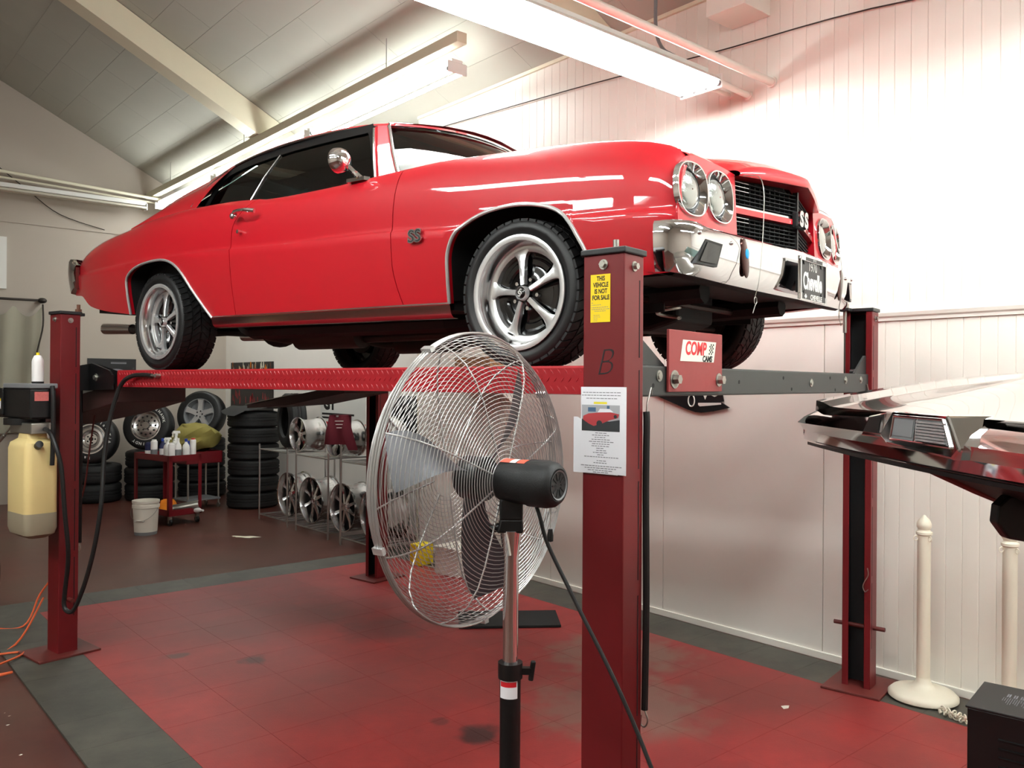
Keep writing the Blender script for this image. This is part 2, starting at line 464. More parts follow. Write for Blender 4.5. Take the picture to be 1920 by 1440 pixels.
# wall trims
struct('trim_4', G().box(XW - 0.022, XW + 0.012, -4.4, 7.26, 4.475, 4.565), 'cream_trim', smooth=0, bevel=0.004)
rail = [(0, 2.118), (-0.012, 2.118), (-0.014, 2.135), (-0.024, 2.145), (-0.03, 2.165), (-0.024, 2.185), (-0.014, 2.195), (-0.012, 2.212), (0, 2.212)]
struct('trim_5', G().prism(rail, -4.4, 7.25, lambda a, b, h: (XW + 0.001 + a, h, b)), 'trim_white', smooth=25)
struct('baseboard_right', G().box(XW - 0.014, XW + 0.012, -4.4, 7.25, 0.0, 0.045), 'trim_white', smooth=0, bevel=0.003)
struct('trim_6', G().box(XW - 0.004, XW + 0.02, 7.24, 7.262, 0, 4.5), 'cream_trim', smooth=0)
struct('trim_7', G().box(1.0, 5.36, YB - 0.02, YB, 3.93, 3.96), 'back_wall', smooth=0)
ob('wall_box', G().box(XW - 0.3, XW, 3.12, 3.42, 4.2, 4.9), 'trim_white', bevel=0.004, label='white boxed-in duct on the upper right wall', cat='duct')

# ------------------------------------------------------------------ ceiling lights
def strip_light(name, label, loc, rotz, length, ntube, lit, width, bare=False):
    t = thing(name, label, 'light', loc, (0, 0, rotz), 'fluorescent lights')
    L = length/2; w = width/2
    g = G().prism([(-w, 0.0), (-w + 0.03, 0.035), (-0.06, 0.06), (-0.06, 0.11), (0.06, 0.11), (0.06, 0.06), (w - 0.03, 0.035), (w, 0.0), (w - 0.004, 0.0), (w - 0.032, 0.03), (-w + 0.032, 0.03), (-w + 0.004, 0.0)], -L, L, lambda a, b, h: (h, a, b))
    if bare: g = G().box(-L, L, -0.055, 0.055, 0.02, 0.075)
    ob('housing', g, 'fixture_white', t, smooth=0)
    for s in (-1, 1):
        e = ob('end_cap', G().box(s*L - 0.008, s*L + 0.008, -w, w, -0.045, 0.05), 'fixture_white', t, smooth=0, bevel=0.006)
        for i in range(ntube):
            yy = (i - (ntube-1)/2) * (width - 0.05)/max(1, ntube-1) if ntube > 1 else 0
            ob('socket', G().cyl((s*(L - 0.03), yy, -0.012), (s*(L - 0.009), yy, -0.012), 0.021, 12), 'grey_plastic' if lit else 'cream_trim', e)
    for i in range(ntube):
        yy = (i - (ntube-1)/2) * (width - 0.05)/max(1, ntube-1) if ntube > 1 else 0
        ob('tube', G().cyl((-L + 0.03, yy, -0.012), (L - 0.03, yy, -0.012), 0.019, 10), 'tube_glow' if lit else 'tube_off', t)
    return t
strip_light('fluorescent_light', 'four-tube fluorescent light fixture with bright tubes above the red car hood', (3.385, 3.42, 3.72), 0, 2.42, 4, True, 0.34)
strip_light('fluorescent_light', 'glowing fluorescent strip light hung under the long channel over the car roof', (4.2, 6.83, 4.36), R(90), 2.45, 2, True, 0.195, True)
strip_light('fluorescent_light', 'glowing fluorescent strip light further along the channel behind the car roof', (4.2, 9.4, 4.36), R(90), 2.45, 2, True, 0.195, True)
strip_light('fluorescent_light', 'fluorescent strip light at the far end of the channel by the back wall', (4.2, 11.9, 4.36), R(90), 2.2, 2, True, 0.195, True)
# more fixtures of the same row pattern, over the bays behind and beside the camera; the far-left pair is added fill
strip_light('fluorescent_light', 'four-tube fluorescent light fixture over the bay to the right of the camera', (3.385, 0.75, 3.72), 0, 2.42, 4, True, 0.34)
strip_light('fluorescent_light', 'four-tube fluorescent light fixture over the bay behind the camera', (3.385, -1.9, 3.72), 0, 2.42, 4, True, 0.34)
strip_light('fluorescent_light', 'fluorescent strip light over the open floor left of the lift', (-0.2, 3.9, 4.3), R(90), 2.42, 4, True, 0.34, True)
strip_light('fluorescent_light', 'fluorescent strip light over the open floor behind the camera', (-0.2, 0.4, 4.3), R(90), 2.42, 4, True, 0.34, True)
strip_light('fluorescent_light', 'added fill strip light, out of view over the far left beside the lift', (-2.7, 4.6, 4.1), R(90), 2.42, 4, True, 0.34, True)  # unseen fixture added as fill for the camera-facing sides
strip_light('fluorescent_light', 'added fill strip light, out of view over the far left behind the camera', (-2.7, 1.2, 4.1), R(90), 2.42, 4, True, 0.34, True)  # second added fill fixture, also out of view
strip_light('unlit_light', 'unlit fluorescent strip light with yellowed housing in front of the back wall', (2.25, 12.95, 4.30), 0, 3.4, 2, False, 0.16, True)
ob('conduit_pipe', G().cyl((0.6, 3.1, 3.78), (XW, 3.1, 3.75), 0.026, 12).cyl((XW - 0.02, 3.1, 3.75), (XW, 3.1, 3.75), 0.036, 12), 'trim_white', label='white conduit pipe running level to the right wall beside the bright light', cat='pipe')
ob('conduit_pipe', G().cyl((4.59, 3.28, 3.72), (XW, 3.28, 3.705), 0.02, 12).cyl((XW - 0.02, 3.28, 3.705), (XW, 3.28, 3.705), 0.03, 12), 'trim_white', label='short white pipe from the light end cap to the right wall, nearer one', cat='pipe')
ob('conduit_pipe', G().cyl((4.59, 3.43, 3.74), (XW, 3.43, 3.745), 0.017, 12).cyl((XW - 0.02, 3.43, 3.745), (XW, 3.43, 3.745), 0.026, 12), 'trim_white', label='short white pipe from the light end cap to the right wall, farther one', cat='pipe')
ob('hanger_rod', G().tube(crom([(4.62, 3.83, 4.56), (4.62, 3.83, 4.25), (4.56, 3.72, 4.06), (4.42, 3.5, 3.90), (4.42, 3.5, 3.835)], 5), 0.013, 8), 'grey_plastic', label='bent grey hanger rod holding the four-tube light', cat='rod')
hb = thing('hung_channel', 'long hung metal channel above the strip lights along the ceiling', 'beam', (4.13, 9.2, 4.51))
ob('channel', G().box(-0.05, 0.05, -3.75, 4.15, 0.0, 0.09), 'rafter', hb, smooth=0, bevel=0.004)
for yh in (-2.6, 0.6, 3.2):
    zc = ceil_z(4.13) - 4.51
    ob('hanger_wire', G().cyl((0, yh, 0.09), (0, yh, zc), 0.004, 6), 'steel_wire', hb)
ob('hanging_cable', G().tube(crom([(XW - 0.03, 0.4, 3.6), (XW - 0.02, 2.155, 3.975), (XW - 0.03, 3.6, 4.08), (XW - 0.03, 5.0, 4.19), (XW - 0.02, 7.2, 4.32)], 6), 0.0045, 6), 'iron', label='thin dark cable slung along the upper right wall', cat='cable')
ob('hanging_cable', G().tube(crom([(2.10, 13.36, 4.70), (2.5, 13.37, 4.40), (2.9, 13.37, 4.12), (3.5, 13.37, 3.97)], 5), 0.006, 6), 'iron', label='thin dark cable slanting down the back wall behind the unlit light', cat='cable')
uc = thing('pipe_run', 'cream pipe above the unlit strip light by the back wall', 'pipe', (0, 0, 0))
ob('pipe', G().cyl((0.5, 13.05, 4.62), (4.2, 13.05, 4.47), 0.022, 10), 'cream_trim', uc)
ob('pipe', G().cyl((0.5, 13.12, 4.54), (4.2, 13.12, 4.42), 0.014, 8), 'cream_trim', uc)
# ------------------------------------------------------------------ four-post lift (local x: along the car to its nose, y: to the car's left)
LC = (2.965, 4.10); LROT = R(10.208 - 90.0); DECK = 1.80
lift = thing('four_post_lift', 'red four-post car lift holding the red car up', 'car lift', (LC[0], LC[1], 0), (0, 0, LROT))
PX, PY, PH = 2.047, 1.32, 2.15
def hexbolt(g, c, d, r=0.011, h=0.011):
    c = Vector(c); d = Vector(d); return g.cyl(c, c + d*0.003, r*1.5, 16).cyl(c + d*0.003, c + d*(0.003 + h), r, 6)
for sx in (1, -1):
    for sy in (-1, 1):
        px, py = sx*PX, sy*PY
        near = sx == 1 and sy == -1
        w, o, th = 0.0775, 0.06, 0.008
        inn = -sy                                  # channel opens towards the middle of the lift
        pts = [(-w, o*-inn), (w, o*-inn), (w, o*inn), (w - 0.035, o*inn), (w - 0.035, (o - th)*inn), (w - th, (o - th)*inn), (w - th, (o - th)*-inn), (-w + th, (o - th)*-inn), (-w + th, (o - th)*inn), (-w + 0.035, (o - th)*inn), (-w + 0.035, o*inn), (-w, o*inn)]
        p = ob('post', G().prism(pts, 0.012, PH, lambda a, b, h: (a, b, h)), 'post_red', lift, (px, py, 0), (0, R(0.5) if (sx == -1 and sy == -1) else 0, 0), smooth=0, bevel=0.004)
        ob('base_plate', G().box(-0.16, 0.16, -0.2 if sy < 0 else -0.17, 0.17 if sy < 0 else 0.2, 0.012, 0.026), 'lift_red_dark', p, smooth=0, bevel=0.003)
        ob('top_cap', G().prism([(-w - 0.008, -o - 0.008), (w + 0.008, -o - 0.008), (w + 0.008, o + 0.008), (-w - 0.008, o + 0.008)], PH, PH + 0.02).box(-w - 0.008, -w + 0.05, min(o*inn, (o + 0.075)*inn), max(o*inn, (o + 0.075)*inn), PH, PH + 0.02), 'cap_black', p, smooth=0, bevel=0.004)
        ob('inner_liner', G().box(-w + th + 0.001, w - th - 0.001, min((o - th - 0.004)*-inn, (o - th - 0.001)*-inn), max((o - th - 0.004)*-inn, (o - th - 0.001)*-inn), 0.03, PH - 0.01).box(-w + th + 0.0005, -w + th + 0.003, -o + 0.012, o - 0.012, 0.03, PH - 0.01).box(w - th - 0.003, w - th - 0.0005, -o + 0.012, o - 0.012, 0.03, PH - 0.01), 'post_inner', p, smooth=0)
        for bc, bd in (((0.0, -o*inn, 2.118), (0, -inn, 0)), ((w, 0.0, 2.112), (1, 0, 0)), ((-w, 0.0, 2.112), (-1, 0, 0))): ob('bolt', hexbolt(G(), bc, bd), 'zinc', p)
        rod = G().cyl((-w + 0.02, (o + 0.045)*inn, PH - 0.12), (-w + 0.02, (o + 0.045)*inn, PH + 0.075), 0.011, 10).cyl((-w + 0.02, (o + 0.045)*inn, PH + 0.02), (-w + 0.02, (o + 0.045)*inn, PH + 0.045), 0.021, 6)
        ob('threaded_rod', rod, 'zinc' if sx > 0 else 'rust', p)
        ob('lift_cable', G().cyl((-w + 0.02, (o + 0.045)*inn, 1.74), (-w + 0.02, (o + 0.045)*inn, PH - 0.12), 0.005, 6), 'iron', p)
        g = G()
        for z in [0.5 + 0.1*k for k in range(16)]:
            g.box(w - 0.036, w - 0.03, min(0.012*inn, 0.05*inn), max(0.012*inn, 0.05*inn), z, z + 0.05)
        ob('lock_ladder', g, 'lift_red_dark', p, smooth=0, kind='stuff')
        g = G()
        for z0, z1 in ((0.25, 0.62), (0.66, 1.05), (1.10, 1.42), (1.46, 1.78), (1.82, 2.07)):
            ob('edge_slot', G().box(w - 0.002, w + 0.0008, 0.034*inn - 0.0025, 0.034*inn + 0.0025, z0, z1), 'flat_black', p, smooth=0)

        if sy == 1 or sx == -1:
            ob('stop_pin', G().cyl((-0.14 if sy == 1 else 0.05, 0.0, 0.36), (0.14, 0.0, 0.36), 0.012, 10), 'lift_red_dark', p)
        if near:
            text('marker_letter', 'B', 0.125, 'ink_black', p, (0.0, -o - 0.0006, 1.80), (R(90), R(-4), 0), bold=-0.0032, sx=0.95, shear=0.35)
            ob('paint_chips', G().prism([(-0.07, 0.28), (-0.055, 0.30), (-0.045, 0.27), (-0.05, 0.22), (-0.035, 0.16), (-0.06, 0.1), (-0.065, 0.2)], -o - 0.0006, -o - 0.0003, lambda a, b, h: (a, h, b)), 'post_inner', p, smooth=0)
# crossbeams
for sx in (1, -1):
    x = sx*2.06
    cb = ob('crossbeam', G().box(x - 0.045, x + 0.045, -1.30, 1.30, 1.693, 1.797), 'beam_grey', lift, smooth=0, bevel=0.006)
    g = G()
    if sx == 1:
        for y, z in ((-1.12, 1.768), (0.35, 1.75), (0.86, 1.765), (1.12, 1.768)): ob('bolt', hexbolt(G(), (x + 0.045, y, z - 0.005), (1, 0, 0), 0.013, 0.004), 'zinc', cb)
        for y, z in ((-1.16, 1.73), (0.0, 1.765), (0.10, 1.715), (0.62, 1.77), (0.70, 1.71), (-0.47, 1.745)): ob('bolt_hole', G().cyl((x + 0.0448, y, z), (x + 0.0456, y, z), 0.008, 12), 'flat_black', cb)
        for s in (-1, 1):
            ob('gusset_bracket', G().prism([(s*1.29, 1.70), (s*1.06, 1.70), (s*1.06, 1.80), (s*1.24, 1.90), (s*1.29, 1.90)], x + 0.02, x + 0.032, lambda a, b, h: (h, a, b)), 'beam_grey', cb, smooth=0)
            ob('lock_pulley', G().cyl((x - 0.02, s*1.16, 1.80), (x + 0.02, s*1.16, 1.80), 0.024, 16), 'satin_black', cb)
        ob('release_hook', G().tube(crom([(x + 0.05, 1.22, 1.74), (x + 0.055, 1.235, 1.69), (x + 0.055, 1.20, 1.65), (x + 0.055, 1.215, 1.62), (x + 0.055, 1.245, 1.635)], 5), 0.004, 6), 'zinc', cb)
    else:
        pl = ob('end_bracket', G().prism([(-1.27, 1.67), (-1.25, 1.83), (-1.12, 1.84), (-1.0, 1.80), (-0.9, 1.79), (-0.9, 1.67)], x + 0.046, x + 0.056, lambda a, b, h: (h, a, b)), 'satin_black', cb, smooth=0)
        ob('end_bracket', G().prism([(x - 0.05, 1.67), (x - 0.05, 1.835), (x + 0.1, 1.845), (x + 0.33, 1.80), (x + 0.37, 1.77), (x + 0.37, 1.68)], -1.185, -1.172, lambda a, b, h: (a, h, b)), 'satin_black', cb, smooth=0)
        g = G(); hexbolt(g, (x + 0.16, -1.185, 1.755), (0, -1, 0), 0.016, 0.012); ob('bolt', g, 'zinc', cb)
# red stop plate with its sticker
wp = ob('stop_plate', G().box(2.108, 2.118, -1.055, -0.635, 1.708, 1.925), 'plate_red', lift, (0, -0.02, 0), smooth=0, bevel=0.002)
for yb in (-1.015, -0.665): ob('bolt', hexbolt(G(), (2.118, yb, 1.752), (1, 0, 0), 0.017, 0.02), 'zinc', wp)
ob('bolt_washer', G().cyl((2.118, -1.015, 1.752), (2.121, -1.015, 1.752), 0.032, 20), 'zinc', wp)
ob('sticker', G().prism([(-0.975, 1.817), (-0.955, 1.893), (-0.69, 1.893), (-0.71, 1.817)], 2.1182, 2.1188, lambda a, b, h: (h, a, b)), 'sticker_cream', wp, smooth=0)
text('sticker_lettering', 'COMP', 0.066, 'ink_red', wp, (2.1192, -0.857, 1.862), FACE_PX, bold=0.002, sx=0.88, shear=0.15)
text('sticker_lettering', 'CAMS', 0.03, 'ink_black', wp, (2.1192, -0.765, 1.828), FACE_PX, bold=0.0012, shear=0.2)
g = G()
for i in range(6):
    for j in range(4):
        if (i + j) % 2 == 0: g.box(2.1189, 2.1193, -0.752 + j*0.009 + i*0.0015, -0.744 + j*0.009 + i*0.0015, 1.845 + i*0.0068, 1.8515 + i*0.0068)
ob('sticker_checkers', g, 'ink_black', wp, smooth=0, kind='stuff')
# runways with raised tread plate
def runway(s):
    y0, y1 = (s*0.67, s*1.15) if s > 0 else (s*1.15, s*0.67)
    g = G().prism([(y0, 1.697), (y0, 1.792), (y0 + 0.006, 1.80), (y1 - 0.006, 1.80), (y1, 1.792), (y1, 1.697), (y1 - 0.05, 1.694), (y1 - 0.05, 1.70), (y0 + 0.05, 1.70), (y0 + 0.05, 1.694)], -1.69, 2.0, lambda a, b, h: (h, a, b))
    r = ob('runway', g, 'lift_red', lift, smooth=0)
    g = G(); yo = s*1.15
    x = -1.66
    while x < 1.98:
        for k, zz in enumerate((1.717, 1.749, 1.780)):
            a = 0.9 if k % 2 else -0.9
            dx, dz = 0.0145*math.cos(a), 0.0145*math.sin(a)
            px_, pz_ = -math.sin(a)*0.0036, math.cos(a)*0.0036
            xx = x + (0.0165 if k % 2 else 0)
            q = s*0.003
            g.add([(xx - dx, yo, zz - dz), (xx + px_, yo, zz + pz_), (xx + dx, yo, zz + dz), (xx - px_, yo, zz - pz_), (xx, yo + q, zz)], [(0, 1, 4), (1, 2, 4), (2, 3, 4), (3, 0, 4)])
        x += 0.033
    ob('tread_lugs', g, 'lift_red', r, smooth=0, kind='stuff')
    return r
runway(-1); runway(1)
for s in (-1, 1):
    rp = ob('drive_on_ramp', G().prism([(-1.72, 1.715), (-1.72, 1.60), (-2.3, 1.50), (-3.06, 1.40), (-3.06, 1.52)] if s < 0 else [(-1.72, 1.715), (-1.72, 1.645), (-2.45, 1.535), (-3.06, 1.495), (-3.06, 1.52)], s*0.91 - 0.235, s*0.91 + 0.235, lambda a, b, h: (a, h, b)), 'ramp_brown', lift, smooth=0, bevel=0.003)
    ob('ramp_plate', G().prism([(-2.35, 1.629), (-3.08, 1.524), (-3.08, 1.53), (-2.35, 1.635)], s*0.91 - 0.24, s*0.91 + 0.24, lambda a, b, h: (a, h, b)), 'silver_plate', rp, smooth=0)
ob('ramp_flap', G().prism([(-2.235, 1.686), (-1.916, 1.689), (-1.95, 1.668), (-2.233, 1.568)], -1.125, -1.115, lambda a, b, h: (a, h, b)), 'silver_plate', lift, smooth=0)
ob('hose_fitting', G().cyl((-1.24, -1.165, 1.766), (-1.17, -1.165, 1.766), 0.009, 8).cyl((-1.17, -1.18, 1.766), (-1.17, -1.14, 1.766), 0.012, 8), 'zinc', lift)
# ------------------------------------------------------------------ road wheels (axle along y, outer face towards -y)
RT, RR = 0.306, 0.234
def tire_geo(R0=RT, R1=RR, w=0.245):
    h = w/2
    prof = [(R1 - 0.006, -h*0.80), (R1 + 0.006, -h*0.90), (R1 + 0.03, -h*0.99), (R0 - 0.035, -h), (R0 - 0.016, -h*0.95), (R0 - 0.006, -h*0.86), (R0 - 0.004, -h*0.6), (R0 - 0.003, 0), (R0 - 0.004, h*0.6), (R0 - 0.006, h*0.86), (R0 - 0.016, h*0.95), (R0 - 0.035, h), (R1 + 0.03, h*0.99), (R1 + 0.006, h*0.9), (R1 - 0.006, h*0.8)]
    return G().lathe(prof, 56, ax='y')
def tread_geo(R0=RT, w=0.245, n=44):
    g = G(); h = w/2
    for k in range(n):
        a0 = 2*math.pi*k/n
        for (y0, y1, sk, dr) in ((-h*0.92, -h*0.52, 0.35, -0.004), (-h*0.46, -h*0.05, 0.75, 0.0), (h*0.05, h*0.46, -0.75, 0.0), (h*0.52, h*0.92, -0.35, -0.004)):
            vs = []
            for rr in (R0 - 0.008, R0 + 0.003):
                for (yy, t) in ((y0, 0), (y1, 1)):
                    for e in (0.08, 0.90):
                        a = a0 + (2*math.pi/n)*(e + sk*(t - 0.5)*1.2)
                        r2 = rr + (dr if (yy == y0 and y0 < -h*0.6) or (yy == y1 and y1 > h*0.6) else 0)
                        vs.append((r2*math.cos(a), yy, r2*math.sin(a)))
            g.add(vs, [(4, 5, 7, 6), (0, 1, 5, 4), (1, 3, 7, 5), (3, 2, 6, 7), (2, 0, 4, 6)])
    return g
def rim_geo():
    h = 0.108
    lip = G().lathe([(RR - 0.004, -h), (RR + 0.005, -h - 0.004), (RR + 0.005, -h - 0.012), (RR - 0.002, -h - 0.014), (RR - 0.018, -h - 0.010), (RR - 0.022, -h)], 64, ax='y')
    barrel = G().lathe([(RR - 0.021, -h), (RR - 0.03, -h + 0.02), (RR - 0.034, -h + 0.055), (RR - 0.036, -0.02), (RR - 0.034, 0.03), (RR - 0.01, 0.10), (RR, h)], 64, ax='y')
    return lip, barrel
def spoke_geo():
    g = G(); fy = -0.045
    # machined ring that carries the spokes
    g.lathe([(0.204, fy + 0.03), (0.204, fy - 0.012), (0.190, fy - 0.012), (0.176, fy - 0.004), (0.172, fy + 0.02)], 60, ax='y')
    for k in range(5):
        a = 2*math.pi*k/5 + math.pi/2 + 0.18
        c, s = math.cos(a), math.sin(a)
        rows = []
        for r, hw, y in ((0.036, 0.011, fy - 0.030), (0.07, 0.012, fy - 0.026), (0.11, 0.0135, fy - 0.019), (0.14, 0.017, fy - 0.013), (0.16, 0.024, fy - 0.010), (0.176, 0.038, fy - 0.007), (0.186, 0.052, fy - 0.008)):
            row = []
            for u, d in ((-1, 0.02), (-1, 0.0), (-0.72, -0.0035), (0.72, -0.0035), (1, 0.0), (1, 0.02)):
                t = u*hw; row.append((r*c - t*s, y + d, r*s + t*c))
            rows.append(row)
        g.grid(rows)
    return g
def dish_geo():
    g = G().lathe([(0.0, -0.075), (0.034, -0.075), (0.036, -0.06), (0.055, -0.045), (0.085, -0.03), (0.12, -0.022), (0.15, -0.022), (0.172, -0.030), (0.178, -0.02), (0.182, 0.0), (0.0, 0.0)], 50, ax='y')
    for k in range(5):                       # vent pockets between the spokes
        a = 2*math.pi*(k + 0.5)/5 + math.pi/2 + 0.18
        rows = []
        for r in (0.118, 0.126, 0.146, 0.154):
            dep = -0.0265 if r in (0.118, 0.154) else -0.034
            rows.append([(r*math.cos(a + t), dep, r*math.sin(a + t)) for t in (-0.34, -0.26, -0.1, 0.1, 0.26, 0.34)])
        g.grid(rows)
    return g
tire_me = tire_geo().mesh('tire', 'rubber_side'); tread_me = tread_geo().mesh('tread_blocks', 'rubber', 0)
_l, _b = rim_geo(); lip_me = _l.mesh('rim_lip', 'machined'); barrel_me = _b.mesh('rim_barrel', 'chrome_soft')
spoke_me = spoke_geo().mesh('spoke_star', 'machined'); dish_me = dish_geo().mesh('wheel_dish', 'gloss_black')
cap_me = G().lathe([(0.0, -0.100), (0.014, -0.099), (0.022, -0.093), (0.0225, -0.07)], 30, ax='y').mesh('center_cap', 'gloss_black')
capring_me = G().lathe([(0.0225, -0.09), (0.026, -0.098), (0.029, -0.094), (0.031, -0.06), (0.04, -0.05)], 30, ax='y').mesh('cap_ring', 'machined')
nut_g = G()
for k in range(5):
    a = 2*math.pi*(k + 0.5)/5 + math.pi/2 + 0.18
    nut_g.cyl((0.062*math.cos(a), -0.045, 0.062*math.sin(a)), (0.062*math.cos(a), -0.066, 0.062*math.sin(a)), 0.0085, 6)
nut_me = G().cyl((0, -0.045, 0), (0, -0.066, 0), 0.0085, 6).mesh('lug_nut', 'chrome')
valve_me = G().cyl((0.185*math.cos(-2.0), -0.055, 0.185*math.sin(-2.0)), (0.178*math.cos(-2.0), -0.085, 0.178*math.sin(-2.0)), 0.005, 8).mesh('valve_stem', 'satin_black')
brake_me = G().lathe([(0.05, 0.03), (0.145, 0.03), (0.145, 0.06), (0.05, 0.06)], 30, ax='y').mesh('brake_drum', 'iron')
def road_wheel(parent, loc, rot):
    w = link('wheel', tire_me, parent, loc, rot)       # the tire is the wheel's own mesh; the rest are its pieces
    for nm, me in (('tread_blocks', tread_me), ('rim_lip', lip_me), ('rim_barrel', barrel_me), ('spoke_star', spoke_me), ('wheel_dish', dish_me), ('center_cap', cap_me), ('cap_ring', capring_me), ('valve_stem', valve_me), ('brake_drum', brake_me)):
        link(nm, me, w)
    for k in range(5):
        a = 2*math.pi*(k + 0.5)/5 + math.pi/2 + 0.18; link('lug_nut', nut_me, w, (0.062*math.cos(a), 0, 0.062*math.sin(a)))
    text('cap_emblem', 'S', 0.034, 'machined', w, (0.003, -0.1005, 0.004), FACE_NY, bold=0.001, ext=0.001)
    text('cap_emblem', 'S', 0.034, 'machined', w, (-0.004, -0.1003, -0.004), FACE_NY, bold=0.001, ext=0.001)
    return w
# ------------------------------------------------------------------ the red coupe (local x forward, y left, z up from the runway)
_cr, _sr = math.cos(LROT), math.sin(LROT)
car = thing('muscle_car', 'glossy red two-door muscle car raised on the four-post lift', 'car',
            (LC[0] + 0.045*_sr, LC[1] - 0.045*_cr, DECK), (0, 0, LROT))
zc_f = pchip([(-2.9, 0.69), (-1.8, 0.70), (-1.085, 0.692), (-0.69, 0.677), (-0.06, 0.652), (0.52, 0.636), (1.0, 0.60), (1.6, 0.575), (2.1, 0.56)])
zs_f = pchip([(-2.88, 0.80), (-2.82, 0.845), (-2.74, 0.875), (-2.45, 0.925), (-2.07, 0.955), (-1.7, 0.985), (-1.3, 0.995), (-0.98, 0.985), (-0.55, 0.948), (0.08, 0.937), (0.54, 0.943), (0.8, 0.945), (1.15, 0.93), (1.37, 0.917), (1.64, 0.896), (1.86, 0.866), (1.95, 0.845), (2.01, 0.822), (2.045, 0.798), (2.07, 0.765)])
yc_f = pchip([(-2.88, 0.85), (-2.6, 0.90), (-2.2, 0.935), (-1.6, 0.955), (-0.9, 0.953), (0.0, 0.945), (0.6, 0.945), (1.2, 0.955), (1.7, 0.950), (1.9, 0.938), (2.0, 0.915), (2.05, 0.893), (2.072, 0.872)])
yb_f = pchip([(-2.88, 0.80), (-2.2, 0.865), (-1.2, 0.895), (0.0, 0.90), (1.0, 0.90), (1.8, 0.885), (2.0, 0.865), (2.07, 0.84)])
ys_f = pchip([(-2.88, 0.78), (-2.4, 0.82), (-1.8, 0.845), (-1.0, 0.855), (0.0, 0.85), (0.7, 0.845), (1.2, 0.835), (1.8, 0.82), (2.0, 0.80), (2.07, 0.79)])
def side_y(x, z):
    zc, zs, yc, ys, yb = zc_f(x), zs_f(x), yc_f(x), ys_f(x), yb_f(x)
    if z <= zc:
        t = min(1.15, (zc - z)/(zc - 0.27)); y = yc - (yc - yb)*t**1.7
    else:
        s = min(1.0, (z - zc)/(zs - zc)); y = ys + (yc - ys)*max(0.0, 1 - s**2.3)**0.62
        y -= 0.013*(1 - math.exp(-(z - zc)/0.010))*max(0, 1 - s)**0.7
    return y
ARCH_F = [(0.962, 0.285), (0.968, 0.34), (0.974, 0.40), (0.987, 0.50), (1.032, 0.578), (1.11, 0.626), (1.23, 0.657), (1.387, 0.663), (1.535, 0.634), (1.626, 0.576), (1.677, 0.498), (1.71, 0.434), (1.735, 0.36), (1.745, 0.325)]
ARCH_R = [(-1.885, 0.375), (-1.905, 0.44), (-1.918, 0.526), (-1.894, 0.612), (-1.753, 0.668), (-1.517, 0.687), (-1.356, 0.668), (-1.231, 0.601), (-1.109, 0.473), (-0.99, 0.35), (-0.945, 0.305)]
ARCH_R_X = [(-1.925, 0.372), (-1.922, 0.44), (-1.918, 0.526)] + ARCH_R[3:]
arch_f = [(p[0], p[1]) for p in crom([(x, z, 0) for x, z in ARCH_F], 5)]
arch_r = [(p[0], p[1]) for p in crom([(x, z, 0) for x, z in ARCH_R_X], 5)]
low_rear = pchip([(-2.88, 0.56), (-2.72, 0.545), (-2.57, 0.465), (-2.34, 0.42), (-1.96, 0.376), (-1.925, 0.372)])
def cols(x0, x1, step=0.035):
    xs = {}
    n = max(1, int((x1 - x0)/step))
    for i in range(n + 1):
        x = x0 + (x1 - x0)*i/n
        if arch_r[0][0] <= x <= arch_r[-1][0] or arch_f[0][0] <= x <= arch_f[-1][0]: continue
        xs[round(x, 4)] = (low_rear(x) if x < -1.9 else (lerp(0.305, 0.283, (x + 0.945)/1.91) if x < 1.0 else lerp(0.325, 0.345, (x - 1.745)/0.33)))
    for x, z in arch_f + arch_r:
        if x0 <= x <= x1: xs[round(x, 4)] = z
    return sorted(xs.items())
def seam_shift(x, z):              # the door's rear edge sweeps forward near the belt, its front edge leans at the sill
    d = 0.0
    if -1.1 < x < -0.3: d += 0.125*max(0, (z - 0.78)/0.16)**2 * (1 - abs(x + 0.70)/0.4)
    if 0.3 < x < 0.95: d += 0.045*max(0, (0.48 - z)/0.18)**1.5 * (1 - abs(x - 0.622)/0.33)
    return d
def side_panel(x0, x1, s):
    rows = []
    for x, zb in cols(x0, x1):
        zs = zs_f(x); zm = max(zc_f(x), zb + 0.03); col = []
        zl = [lerp(zb, zm, i/9) for i in range(9)] + [zm, zm + 0.005, zm + 0.011, zm + 0.02] + [lerp(zm + 0.03, zs, math.sin(math.pi/2*(i/14))) for i in range(15)]
        x_in = x
        yb = side_y(x, zb)
        col.append((x_in + seam_shift(x, zb), s*(yb - 0.028), zb + 0.004))
        for z in zl: col.append((x + seam_shift(x, z), s*side_y(x, z), z))
        rows.append(col)
    # turn the panel's end edges inwards so that the shut lines read as gaps
    first = [(p[0] + 0.001, p[1] - s*0.02, p[2]) for p in rows[0]]; last = [(p[0] - 0.001, p[1] - s*0.02, p[2]) for p in rows[-1]]
    return G().grid([first] + rows + [last], flip=s > 0)
DOOR0, DOOR1 = -0.70, 0.622
